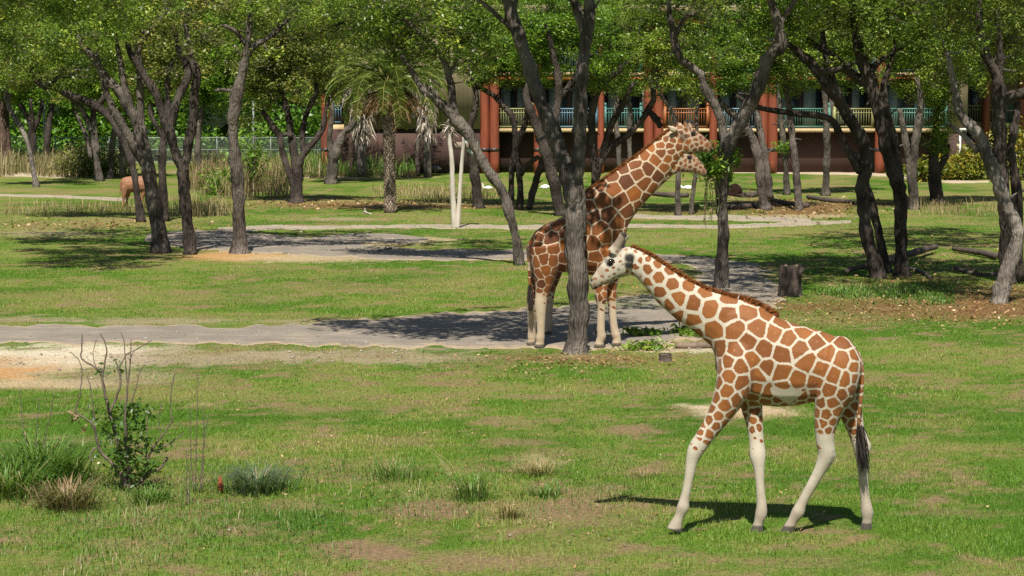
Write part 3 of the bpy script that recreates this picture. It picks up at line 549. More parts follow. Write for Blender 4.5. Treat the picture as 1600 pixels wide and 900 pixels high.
tree("thick dark trunk half hidden behind the central grey oak", 84, [[(876,336,9),(867,292,8.5),(858,257,8.5),(850,227,9),(839,197,8),(829,175,7.5),(822,148,6),(828,128,5),(838,100,4)],[(856,240,5),(864,205,5),(871,165,6),(872,122,6),(866,92,5),(860,64,4),(850,30,3)],[(872,160,4),(888,135,4.5),(905,112,4),(925,85,3)]],
 [(860,40,1.6,0),(830,85,1.1,.3,.8),(890,90,1.2,.3,.8),(935,75,1.2,0,.8),(800,60,1.3,.5,.8),(950,110,1,0,.7),(870,120,.7,.5,.6),(900,30,1.7,.5,.8)], 'bark_dark', seed=23, leaf='leaf_bright')
tree("thick grey forked oak in the centre with the dark giraffe behind it", 42.2,
 [[(899,556,20),(902,530,16),(905,480,15),(902,420,15.5),(898,370,15),(900,320,15.5),(893,282,17),(880,250,12.5),(868,215,12),(853,180,12),(838,140,11.5),(825,100,11),(812,60,10.5),(800,25,10),(790,-10,9),(770,-60,7),(740,-110,5)],
  [(898,290,12),(903,255,11.5),(905,215,10.5),(907,170,10.5),(909,130,10),(912,90,9.5),(918,50,9),(921,10,8.5),(925,-50,7),(940,-120,5)],[(914,55,6),(905,25,7),(897,0,7),(890,-40,6),(880,-110,4)],[(812,55,5),(790,36,4.5),(770,18,4),(748,0,3),(700,-30,3)],[(800,20,5),(808,-10,6),(812,-60,5)]],
 [(700,-150,1.6,0,.8),(600,-190,1.7,0,.8),(520,-230,1.5,0,.7),(640,-260,1.7,-1,.7),(750,-260,1.9,1,.7),(850,-180,1.7,1,.7),(830,-300,1.9,-2,.7),(960,-180,1.2,0,.6),(930,-260,1.5,3,.7),(700,-220,1.6,-2.5,.7),(560,-260,1.6,-2,.7),(790,-180,1.4,-2,.7),(850,-140,1.2,-1.5,.8),(840,-230,1.4,-3,.8),(660,-130,1.1,1,.7),(450,-280,1.3,-.5,.6)], 'bark', seed=24, per=85, flare=1.15, hs=-.6)  # unseen high lobes placed to shade the road and the giraffe's rump
tree("tangled dark tree behind the giraffes' shoulders with low arching limbs", 86, [[(916,332,6),(928,292,6),(935,262,6.5),(945,240,6),(962,224,5.5),(985,207,5),(1002,188,4.5),(1013,172,5),(1022,150,4.5),(1015,120,3)],[(936,258,5),(945,225,5),(955,195,5),(975,160,4.5),(990,130,3)],[(925,180,5),(935,142,5),(960,115,5),(985,95,4.5),(1010,80,4)],[(930,285,6),(928,240,6),(924,190,6),(926,160,5)],[(1013,172,4),(1024,185,5),(1033,198,4.5)]],
 [(1010,65,1.3,0),(965,85,1.2,0),(1035,110,1.0,0,.8),(990,125,.8,.3,.8),(940,120,.9,.3,.7),(1050,80,1.2,.5),(980,40,1.6,.5),(1020,140,.7,.3,.7)], 'bark_dark', seed=25)
tree("grey forked oak with the hanging green browse, standing beside the giraffes' heads", 55.3,
 [[(1128,450,11),(1128,420,9.5),(1130,370,9),(1128,330,9),(1128,290,10),(1132,252,11),(1138,225,12),(1152,198,11),(1168,170,11),(1184,140,10.5),(1193,112,10),(1202,90,10),(1219,70,9.5),(1218,50,8),(1212,25,7),(1205,0,6),(1195,-50,5)],
  [(1134,228,8),(1130,203,6.5),(1124,180,6.5),(1112,155,7),(1100,135,6.5),(1096,118,6),(1080,105,6),(1066,94,6),(1056,75,6),(1052,48,5.5),(1046,20,4),(1047,-30,3)],[(1054,60,4),(1068,30,3.5),(1085,22,3)],[(1217,40,4),(1240,5,4),(1270,-40,3)]],
 [(1060,-40,1.6,0,.6),(1130,-60,1.8,0,.7),(1220,-60,1.9,0,.7),(1100,-120,2,1,.6),(1180,-130,2,-1,.6),(1040,-110,1.8,-1.5,.8),(1200,-150,1.8,-3,.9),(1190,-150,1.8,-5,.9),(1040,-200,1.5,-8,.8),(1150,-190,1.6,-8,.8),(1270,-90,1.7,0,.6),(1040,10,.7,.3,.8),(1085,10,.6,-.4,.8),(1240,-10,1,.5,.7),(1120,15,.7,.5,.8)], 'bark', seed=26, flare=1.1)  # unseen forward lobes added to deepen the shade over the road bend
# --- right
tree("grey arching trunk behind the browse tree before the maroon wall", 87.5, [[(1197,328,8.5),(1190,290,8),(1185,250,8),(1178,222,7),(1165,197,6.5),(1150,182,5.5),(1130,165,5),(1105,150,4.5)],[(1203,310,6),(1200,280,6),(1196,250,5.5),(1190,215,5.5),(1184,185,5),(1180,150,4)]],
 [(1100,120,1.1,0),(1150,110,1.3,0),(1185,120,1.0,.3,.8),(1080,140,.7,0,.8),(1130,75,1.5,.5),(1070,100,1,.5,.8),(1175,70,1.4,.5)], 'bark', seed=30, leaf='leaf_bright')
tree("slim grey straight trunk, nearer of the two right of the browse tree", 87.2, [[(1248,329,6.5),(1246,290,5.5),(1242,250,5.5),(1238,215,5.5),(1235,185,5),(1232,160,5),(1226,125,4),(1222,95,3)]], [(1225,100,1.1,0,.9),(1245,120,.9,.3,.8),(1210,80,1.2,.3),(1250,70,1.3,0)], 'bark', seed=31)
tree("thin grey trunk with a leafy tuft, farther of the two right of the browse tree", 99, [[(1229,304,5),(1228,270,4.5),(1226,240,4.5),(1222,200,4.5),(1218,170,4),(1215,130,3)]], [(1225,228,.35,-.2,2.5),(1215,110,1.2,0,.9),(1240,95,1.2,0,.8)], 'bark', seed=32, leaf='leaf_bright')
tree("straight grey trunk standing before the sea green railing", 98, [[(1290,306,6.5),(1291,270,5.5),(1292,240,5.5),(1291,200,5),(1290,170,4.5),(1288,130,4)]], [(1285,110,1.2,0,.9),(1300,130,.9,.3,.8),(1280,70,1.6,0)], 'bark', seed=33)
tree("black twisted oak leaning right above the fallen log, its long limb sweeping left", 58,
 [[(1373,438,12),(1366,410,10.5),(1355,370,10),(1350,330,9),(1347,295,10),(1352,265,11),(1354,243,10.5),(1345,215,9.5),(1330,190,9.5),(1312,160,9),(1298,140,9),(1280,115,8),(1262,95,7),(1245,80,6),(1225,62,5)],
  [(1345,268,7),(1325,237,6.5),(1312,210,6),(1303,192,6),(1288,182,5.5),(1250,178,5),(1205,172,4.5),(1178,165,4),(1150,150,3)],[(1318,168,6),(1300,120,5),(1290,85,5),(1285,50,4)],[(1262,97,5),(1290,112,5),(1330,100,4)]],
 [(1240,40,1.3,0),(1290,40,1.3,0),(1200,35,1.0,.4,.8),(1260,75,.8,-.4,.6),(1310,75,.8,.4,.7),(1250,-30,1.9,0,.6),(1310,-40,2,0,.8),(1270,-100,2,0,.8),(1330,-90,1.8,-3,.9),(1250,-120,1.8,-4,.9),(1300,-150,1.6,-6,.8)], 'bark_dark', seed=34, hs=.6)  # forward lobes out of view added for shade on the right lawn
tree("black straight leaning stem close behind the black twisted oak", 59.5, [[(1386,431,8),(1378,390,7),(1370,350,7),(1362,318,6.5),(1350,280,6),(1335,240,5)]], [], 'bark_dark', seed=35, name="leaning_trunk")
tree("dark oak with reddish side limb, just right of the black twisted oak", 58.6,
 [[(1410,434,11),(1409,400,9.5),(1407,350,9),(1408,312,10.5),(1400,277,11.5),(1388,240,11),(1378,200,10.5),(1370,160,10.5),(1360,130,13),(1350,102,10),(1340,70,8),(1335,40,6),(1330,0,5)],
  [(1404,270,8),(1399,232,7.5),(1391,197,7),(1384,165,6),(1381,132,5.5),(1390,105,4),(1400,70,3)],[(1352,130,8),(1328,112,7),(1305,92,6),(1283,76,5),(1260,62,4)],[(1358,110,6),(1385,88,3),(1410,75,2)]],
 [(1340,25,1.4,0),(1390,40,1.4,0),(1430,55,1.2,.4),(1440,20,1.4,0),(1370,80,.7,-.4,.7),(1420,100,.9,.5,.8),(1350,-50,2.1,0,.6),(1440,-60,2.1,0,.8),(1400,-120,2,0,.8),(1460,-90,1.9,-3,.9),(1400,-110,1.8,-4.5,.9),(1490,-140,1.8,-5,.8),(1380,-60,2,5,1),(1460,-60,2.2,6,1),(1530,-60,2.2,6,1),(1580,-50,2.2,8,1),(1420,-60,2.2,10,1),(1500,-60,2.2,11,1),(1330,-60,1.8,8,.8),(1465,90,.9,.3,.8)], 'bark_dark', seed=36, hs=.6)  # unseen lobes far before and behind the trunk, added to darken the ground
tree("grey double stemmed tree behind the dark oak before the teal railing", 88, [[(1428,327,7.5),(1427,290,7),(1428,240,7),(1432,210,7.5),(1437,180,6.5),(1438,155,5),(1432,120,4)],[(1424,300,5),(1418,245,5),(1412,205,5),(1405,170,4)]], [(1430,110,1.3,0,.9),(1450,130,1,0,.8),(1400,110,1.1,0,.8),(1440,75,1.7,0),(1480,95,1.3,0)], 'bark', seed=37)
tree("stubby dark trunk draped with green leaves at the lodge's right corner", 91, [[(1464,321,9.5),(1461,285,10),(1460,260,9),(1457,235,6),(1462,200,5),(1466,160,4)],[(1466,265,6),(1478,245,4.5),(1482,225,3)]], [(1466,200,.6,-.3,1.8),(1468,170,.65,-.3,1.8),(1466,228,.45,-.3,2),(1460,140,.9,0,1.2),(1480,120,1.2,0,.9),(1455,110,1.2,0)], 'bark_dark', seed=38)
tree("pale crooked trunk bent like an elbow at the right edge", 51.6,
 [[(1560,475,14),(1568,445,12.5),(1578,412,12),(1590,375,12),(1588,355,12.5),(1575,330,11),(1565,300,10.5),(1553,270,10),(1543,245,10),(1533,220,10),(1524,205,9.5),(1510,190,8),(1500,178,7),(1495,160,7),(1493,143,6),(1487,115,5),(1480,80,4)],[(1527,238,4.5),(1510,217,4),(1490,200,3.2),(1480,192,2.5)]],
 [(1490,60,1.0,0,.8),(1470,30,1.2,0,.8),(1520,40,1.1,0,.8),(1480,-40,2,0,.6),(1540,-60,2,0,.8),(1500,-120,1.8,-2.5,.9),(1570,-140,1.9,-3,.9)], 'bark_pale', seed=39, leaf_len=.09, flare=1.1, hs=.6)
tree("dark heavy oak at the right edge behind the pale crooked trunk", 56.5,
 [[(1576,442,13),(1572,400,10.5),(1570,350,10),(1568,300,10),(1564,250,10),(1562,210,10.5),(1562,170,11),(1560,130,9.5),(1554,112,7.5),(1543,92,7),(1534,70,6.5),(1531,45,6),(1528,0,5)],[(1563,160,8),(1578,150,8),(1595,147,8),(1620,138,7),(1660,120,5)],[(1560,125,6),(1563,100,6),(1562,70,5),(1558,20,4)],[(1592,440,9),(1590,360,8),(1589,300,7.5),(1583,260,7),(1580,230,6.5),(1587,190,6),(1590,160,5)]],
 [(1560,30,1.4,0),(1600,50,1.4,0),(1520,25,1.2,.4),(1590,90,1.0,.3,.8),(1530,105,.8,.5,.7),(1590,-30,2,0,.6),(1540,-70,2.2,0,.6),(1620,-90,2.2,0,.6),(1505,80,1,.5,.8),(1580,120,.7,.3,.7)], 'bark_dark', seed=40, leaf='leaf_olive', hs=.6)
tree("thin trunk below the giraffes' chins, nearer of two", 84, [[(1060,337,4.8),(1059,300,4.2),(1060,270,4.2),(1060,230,4),(1056,192,4),(1046,168,3.5),(1032,146,3),(1025,110,2.5)]], [(1030,105,.9,0,.8),(1055,120,.8,0,.7)], 'bark', seed=41)
tree("thinner trunk below the giraffes' chins, farther of two", 85, [[(1079,334,3.8),(1083,300,3.3),(1087,270,3.2),(1090,230,3),(1088,180,3),(1092,150,2.5)]], [(1092,130,.9,0,.8),(1075,150,.6,0,.7)], 'bark', seed=42)
tree("thin grey stem before the teal railing, left of the double columns", 100, [[(970,296,4.5),(968,260,4.3),(966,220,4),(962,185,4),(965,150,3.5),(972,120,3)],[(984,298,4.2),(984,250,4),(983,210,3.8),(985,175,3.5),(978,150,3)]], [(965,125,1.2,0,.8),(990,140,.8,0,.7),(945,100,1.2,0,.8)], 'bark', seed=43)
# far tree tops above the lodge and between the crowns
for i, (px_, yy_, D_, lab) in enumerate([(830,70,134,"broad leafy tree top above the lodge's lime balcony"),(1000,60,134,"broad leafy tree top above the lodge's double columns"),(1180,60,134,"broad leafy tree top above the lodge's pale blue balcony"),(1350,60,134,"broad leafy tree top above the lodge's second lime balcony"),(1520,70,136,"broad leafy tree top above the set back wing"),(640,60,134,"broad leafy tree top above the tan siding wall")]):
    tree(lab, D_, [[(px_,262,6),(px_+3,200,5.5),(px_-2,140,5),(px_+4,80,4),(px_,20,3)]], [(px_-70,20,2.6,0,.6),(px_,0,2.8,0,.6),(px_+70,20,2.6,0,.6),(px_-40,60,2,0,.6),(px_+40,60,2,0,.6),(px_,90,1.6,0,.5),(px_-70,-30,2.6,0,.5),(px_+70,-30,2.6,0,.5)], 'bark', seed=50+i, leaf=['leaf','leaf_bright'][i % 2], leaf_len=.24, clr=.7, per=45, name="far_tree", group="tree tops beyond the lodge")
# ------------------------------------------------------------------ animals: rings lofted along the body, fused into one skin
def rings_to_mb(mb, rings, Y0, off0=0, sides=16):
    """rings: (x1, y1, x2, y2, half depth m[, depth offset m]) - both silhouette edges of a cross section in the photo"""
    n = len(rings); th = np.linspace(0, 2*math.pi, sides, endpoint=False); V = []; C = []
    for r in rings:
        off = r[5] if len(r) > 5 else off0
        a = P(r[0], r[1], Y0+off); b = P(r[2], r[3], Y0+off); c = (a+b)/2; h = (a-b)/2; C.append(c)
        V.append(c+np.cos(th)[:, None]*h+np.sin(th)[:, None]*np.array([0, r[4], 0]))
    V = np.concatenate(V+[np.array(C[:1]), np.array(C[-1:])])
    i = np.arange(n-1)[:, None]*sides; j = np.arange(sides)[None]; k = (j+1) % sides
    q = np.stack([i+j, i+k, i+sides+k, i+sides+j], -1).reshape(-1, 4)
    j = np.arange(sides); k = (j+1) % sides
    t = np.concatenate([np.stack([np.full(sides, n*sides), k, j], 1), np.stack([np.full(sides, n*sides+1), (n-1)*sides+j, (n-1)*sides+k], 1)])
    mb.add(V, q, t); return C
def limb_to_mb(mb, pts, Y0, flat=.85, sides=14):
    """pts: (x, y, half width px, depth offset m)"""
    p = []; off = 0
    for q in pts:
        off = q[3] if len(q) > 3 else off; p.append((*P(q[0], q[1], Y0+off), q[2]*MPP(Y0)))
    sp = spline(p, 3); mb.tube(sp[:, :3], sp[:, 3], sides, ell=flat); return [x[:3] for x in p]
def fuse(mb, name, voxel, smooth_it=3):
    me = mb.build(name+"_shell", None, link=False); o = bpy.data.objects.new(name+"_shell", me); COL.objects.link(o)
    r = o.modifiers.new("r", 'REMESH'); r.mode = 'VOXEL'; r.voxel_size = voxel; r.adaptivity = 0
    s = o.modifiers.new("s", 'SMOOTH'); s.factor = .5; s.iterations = smooth_it
    dg = bpy.context.evaluated_depsgraph_get(); ev = o.evaluated_get(dg)
    me2 = bpy.data.meshes.new_from_object(ev); bpy.data.objects.remove(o, do_unlink=True); bpy.data.meshes.remove(me)
    me2.name = name; me2.polygons.foreach_set("use_smooth", np.ones(len(me2.polygons), bool)); return me2
def verts_of(me):
    v = np.zeros(len(me.vertices)*3, np.float32); me.vertices.foreach_get("co", v); return v.reshape(-1, 3).astype(float)
def fattr(me, name, val):
    a = me.attributes.new(name, 'FLOAT', 'POINT'); a.data.foreach_set("value", np.asarray(val, np.float32))
def coat(me, reg_pts, reg_tag, spacing, lw, Hm, seed):
    """reticulated coat: seeds spread over the skin, distance to the cell border kept per vertex"""
    v = verts_of(me); rng = np.random.RandomState(seed)
    kd = kdtree.KDTree(len(reg_pts))
    for i, p in enumerate(reg_pts): kd.insert(p, i)
    kd.balance(); tagv = np.array([reg_tag[kd.find(p)[1]] for p in v])
    sp = np.array([spacing[t] for t in range(len(spacing))])[tagv.astype(int)]
    fr = tagv-np.floor(tagv); nxt = np.minimum(np.floor(tagv).astype(int)+1, len(spacing)-1); sp = sp*(1-fr)+np.array(spacing)[nxt]*fr
    order = rng.permutation(len(v)); seeds = []; ss = []
    A = np.zeros((0, 3))
    for i in order[:9000]:
        if len(A) == 0 or (np.linalg.norm(A-v[i], axis=1) > .8*sp[i]).all():
            seeds.append(v[i]); ss.append(sp[i]); A = np.array(seeds)
    S = np.array(seeds)
    def dists(S):
        d1 = np.full(len(v), 9.); d2 = np.full(len(v), 9.); id1 = np.zeros(len(v), int)
        for k, s in enumerate(S):
            d = np.linalg.norm(v-s, axis=1); m = d < d1
            d2 = np.where(m, d1, np.minimum(d2, d)); d1 = np.where(m, d, d1); id1 = np.where(m, k, id1)
        return d1, d2, id1
    for it in range(3):
        d1, d2, id1 = dists(S)
        for k in range(len(S)):
            m = id1 == k
            if m.sum() > 3: S[k] = v[m].mean(0)
    S += rng.randn(*S.shape)*.012
    d1, d2, id1 = dists(S)
    fattr(me, "edge", (d2-d1)); fattr(me, "core", d1); fattr(me, "tone", rng.rand(len(S))[id1])
    l = np.array(lw); fattr(me, "linew", l[np.floor(tagv).astype(int)]*(1-fr)+l[nxt]*fr)
    return v, tagv
def coatmat(name, pale, p1, p2, spots, tan):
    m, nt, N, L, B = nt_of(name); v = coords(N, L); n = noise(N, L, 26, 6, v, .72); nb = noise(N, L, 5, 3, v); hf = noise(N, L, 160, 2, coords(N, L, (1, 1, .4)))
    e = mth(N, L, 'ADD', attr(N, "edge").outputs["Fac"], mth(N, L, 'MULTIPLY', mth(N, L, 'SUBTRACT', n.outputs[0], .5), .075))
    e = mth(N, L, 'SUBTRACT', e, mth(N, L, 'MULTIPLY', mth(N, L, 'SUBTRACT', 1, attr(N, "pat").outputs["Fac"]), .3))
    e = mth(N, L, 'DIVIDE', mth(N, L, 'SUBTRACT', e, attr(N, "linew").outputs["Fac"]), .010)
    e = mth(N, L, 'ADD', e, .5, clamp=True)
    pc = mixc(N, L, attr(N, "tone").outputs["Fac"], p1, p2)
    pc = mixc(N, L, mth(N, L, 'MULTIPLY', nb.outputs[0], .65), pc, tuple(x*.55 for x in p1))
    core = mth(N, L, 'SUBTRACT', 1, mth(N, L, 'DIVIDE', attr(N, "core").outputs["Fac"], .022), clamp=True)
    pc = mixc(N, L, mth(N, L, 'MULTIPLY', mth(N, L, 'ADD', core, mth(N, L, 'SUBTRACT', n.outputs[0], .6), clamp=True), spots), pc, tuple(min(.8, x*1.9+.06) for x in p1))
    wc = mixc(N, L, nb.outputs[0], pale, tuple(x*.78 for x in pale))
    col = mixc(N, L, e, wc, pc)
    dn = ramp(N, [(.35, (.75, .75, .75)), (.65, (1, 1, 1))]); L.new(n.outputs[0], dn.inputs[0]); col = mixc(N, L, mth(N, L, 'MULTIPLY', attr(N, "dust").outputs["Fac"], dn.outputs[0]), col, tan)
    col = mixc(N, L, attr(N, "dark").outputs["Fac"], col, (.018, .015, .014))
    hr = ramp(N, [(.3, (.82, .82, .82)), (.7, (1.12, 1.12, 1.12))]); L.new(hf.outputs[0], hr.inputs[0])
    col = mixc(N, L, 1, col, hr.outputs[0], 'MULTIPLY')
    L.new(col, B.inputs["Base Color"]); B.inputs["Roughness"].default_value = .62; B.inputs["Specular IOR Level"].default_value = .3
    B.inputs["Sheen Weight"].default_value = .12
    bump(N, L, B, mth(N, L, 'ADD', hf.outputs[0], mth(N, L, 'MULTIPLY', n.outputs[0], .6)), .35, .006); return m
M['coat1'] = coatmat("giraffe_coat_orange", (.53, .475, .385), (.2, .066, .014), (.31, .11, .024), .6, (.16, .105, .064))
M['coat2'] = coatmat("giraffe_coat_dark", (.52, .42, .3), (.1, .029, .008), (.37, .118, .02), .0, (.13, .045, .016))  # darker brown patches, deepened further for the tree shade dappling this animal
M['hair_dark'] = leafmat("dark_hair", [(0, (.012, .01, .012)), (1, (.05, .035, .03))], .05); M['mane'] = leafmat("mane_hair", [(0, (.1, .025, .008)), (.6, (.24, .07, .018)), (1, (.36, .14, .04))], .15)
m, nt, N, L, B = nt_of("dark_eye"); B.inputs["Base Color"].default_value = (.012, .008, .006, 1); B.inputs["Roughness"].default_value = .08; M['eye'] = m
def ellip(mb, c, r, seg=10, a=.5, rotz=0):
    th = np.linspace(0, 2*math.pi, seg, endpoint=False); ph = np.linspace(0, math.pi, seg//2+2); V = []
    for p in ph[1:-1]: V.append(np.stack([r[0]*np.sin(p)*np.cos(th), r[1]*np.sin(p)*np.sin(th), np.full(seg, r[2]*np.cos(p))], 1))
    n = len(V); V = np.concatenate(V+[np.array([(0, 0, r[2])]), np.array([(0, 0, -r[2])])])
    if rotz:
        cc, ss = math.cos(rotz), math.sin(rotz); V = np.stack([V[:, 0]*cc-V[:, 1]*ss, V[:, 0]*ss+V[:, 1]*cc, V[:, 2]], 1)
    i = np.arange(n-1)[:, None]*seg; j = np.arange(seg)[None]; k = (j+1) % seg
    q = np.stack([i+j, i+seg+j, i+seg+k, i+k], -1).reshape(-1, 4); j = np.arange(seg); k = (j+1) % seg
    t = np.concatenate([np.stack([np.full(seg, n*seg), j, k], 1), np.stack([np.full(seg, n*seg+1), (n-1)*seg+k, (n-1)*seg+j], 1)])
    mb.add(V+np.asarray(c), q, t, a)
def hairs(mb, roots, dirs, length, width, rng, sag=.3):
    n = len(roots); d = dirs/np.linalg.norm(dirs, axis=1)[:, None]; L = length*(.6+.7*rng.rand(n))[:, None]
    s = np.cross(d, rng.randn(n, 3)); s /= np.linalg.norm(s, axis=1)[:, None]+1e-9
    mid = roots+d*L*.55; tip = roots+d*L+np.array([0, 0, -1])*L*sag; i = np.arange(n)*5; w = width
    v = np.stack([roots+s*w, roots-s*w, mid-s*w*.8, mid+s*w*.8, tip], 1).reshape(-1, 3); a = rng.rand(n)
    mb.add(v, np.stack([i, i+1, i+2, i+3], 1), a=a); mb.add(np.zeros((0, 3)))
    mb.t.append(np.stack([i+3, i+2, i+4], 1)+mb.n-len(v)); mb.ta.append(a)

# region tags: 0 torso, 1 thigh/shoulder, 2 upper leg, 3 lower leg, 4 neck base, 5 mid neck, 6 upper neck, 7 head
def giraffe(label, Y0, torso, neck, head, legs, extras, tail, mane, eye, ears, mat, spacing, lw, belly, voxel, seed, tuft, name="giraffe", tagleg=None):
    mb = MB(); rp = []; rt = []
    feet = legs[0][-1]; base = P(feet[0], feet[1], Y0); base[2] = 0
    tc = rings_to_mb(mb, torso, Y0); rp += tc; rt += list(np.clip(.95-np.arange(len(tc))*.25, 0, 1))
    nc = rings_to_mb(mb, neck, Y0); rp += nc; rt += list(np.linspace(4, 6.9, len(nc)))
    hc = rings_to_mb(mb, head, Y0); rp += hc; rt += [7.]*len(hc)
    for lg in legs:
        p = limb_to_mb(mb, lg, Y0)
        for q, t in zip(p, np.concatenate([[0., .2] if len(lg) > 13 else [], [.4, 1.], np.linspace(1.3, 3, 4), [3.]*20])): rp.append(q); rt.append(t)
        hx = p[-1]; 
    for ex in extras: p = limb_to_mb(mb, ex, Y0, .9, 10); rp += p; rt += [7. if ex[0][1] < 450 and len(ex) == 3 else 3.]*len(p)
    tp = limb_to_mb(mb, tail, Y0, 1, 8); rp += tp; rt += [1.6]*len(tp)
    for er in ears:                                         # leaf shaped ears: flattened, tapering
        p = [(*P(x, y, Y0+o), w*MPP(Y0)) for x, y, w, o in er]; sp = spline(p, 4); mb.tube(sp[:, :3], np.maximum(sp[:, 3], .008), 12, ell=.45); rp += list(sp[:, :3]); rt += [7.]*len(sp)
    me = fuse(mb, "body", voxel)
    v, tg = coat(me, rp, rt, spacing, lw, 0, seed)
    z = v[:, 2]; X = v[:, 0]
    pat = np.ones(len(v))
    lower = np.clip((tg-2.25)/.7+.25*np.sin(v[:, 2]*40+v[:, 0]*23), 0, 1)*(tg <= 3.01); pat *= 1-lower                       # pale lower legs
    zb = P(800, belly, Y0)[2]; bl = np.clip((zb-z)/.12+.25*np.sin(X*9), 0, 1)*(tg < .9)*np.clip((X-P(eye.get('belly', (1, 1))[0], 600, Y0)[0])/.1, 0, 1)*np.clip((P(eye.get('belly', (1, 1))[1], 600, Y0)[0]-X)/.1, 0, 1); pat *= 1-bl
    pat *= np.where(tg >= 6.95, .97, 1)
    nz = np.sin(v[:, 0]*31)*np.sin(v[:, 2]*27)*.2
    dust = np.clip((.75-z)/.6+nz, 0, 1)*(.5 if mat is M['coat1'] else .25)*(tg > 1)*(tg < 3.5); 
    dark = np.clip((.085-z)/.02, 0, 1)*.85
    for (ex, ey, rr, amt) in eye['dark']:
        c = P(ex, ey, Y0); d = np.hypot(v[:, 0]-c[0], v[:, 2]-c[2]); dark = np.maximum(dark, np.clip((1.2-d/(rr*MPP(Y0)))/.5, 0, 1)*amt*(tg > 6.9))
    for (ex, ey, rr, amt) in eye['dust']:
        c = P(ex, ey, Y0); d = np.hypot(v[:, 0]-c[0], v[:, 2]-c[2]); dust = np.maximum(dust, np.clip(1.4-d/(rr*MPP(Y0)), 0, 1)*amt*(tg > 6.9))
    for (ex, ey, rr) in eye.get('white', []):
        c = P(ex, ey, Y0); k = np.hypot(v[:, 0]-c[0], v[:, 2]-c[2]) < rr*MPP(Y0); pat[k] = 0; dust[k] = 0; dark[k] = 0
    if mat is M['coat2']: dust = np.maximum(dust, .35*(tg > 6.9)*(pat > .5))
    fattr(me, "pat", pat); fattr(me, "dust", dust); fattr(me, "dark", dark)
    n = len(v); v[:, 2] = np.maximum(v[:, 2], -.012); me.vertices.foreach_set("co", (v-base).astype(np.float32).ravel()); me.update()
    me.materials.clear(); me.materials.append(mat)
    root = empty(name, base, label, "giraffe", "giraffes on the savanna"); put("body", me, root)
    rng = np.random.RandomState(seed)
    # mane along the crest
    hb = MB(); cr = spline([P(x, y, Y0) for x, y in mane], 60); n = len(cr); k = np.repeat(np.arange(n), 9)
    tan = np.gradient(cr, axis=0); tan /= np.linalg.norm(tan, axis=1)[:, None]; up = np.stack([-tan[:, 2], tan[:, 0]*0, tan[:, 0]], 1); up *= np.sign(up[:, 2:3])
    hairs(hb, cr[k]+rng.randn(len(k), 3)*np.array([.008, .011, .004])-up[k]*.034, up[k]+rng.randn(len(k), 3)*.22+tan[k]*.25*np.sign(tan[k][:, :1])*(1 if mane[0][0] < mane[-1][0] else -1), .068, .005, rng, .12)
    hb.build("mane", M['mane'], root, loc=base)
    tb = MB(); t0 = P(*tuft[0], Y0+tail[-1][3] if len(tail[-1]) > 3 else Y0); t1 = P(*tuft[1], Y0+tail[-1][3] if len(tail[-1]) > 3 else Y0)
    q = rng.rand(420, 1)*.75; hairs(tb, t0+(t1-t0)*q+rng.randn(420, 3)*.018, (t1-t0)[None]+rng.randn(420, 3)*.06, np.linalg.norm(t1-t0)*.45, .006, rng, .1)
    tb.build("tail_tuft", M['hair_dark'], root, loc=base)
    for ex, ey, o in eye['eyes']:
        eb = MB(); ellip(eb, P(ex, ey, Y0+o), (eye['r'], eye['r']*.6, eye['r']*.75)); eb.build("eye", M['eye'], root, smooth=True, loc=base)
        lb = MB(); c = P(ex, ey, Y0+o-.004); w = eye['r']*1.35
        lb.tube([c+np.array([-w, 0, .2*w]), c+np.array([-.4*w, -.006, .72*w]), c+np.array([.4*w, -.006, .7*w]), c+np.array([w, 0, .1*w])], [.004, .008, .008, .004], 6); lb.build("eyelid", M['hair_dark'], root, loc=base)
    return root

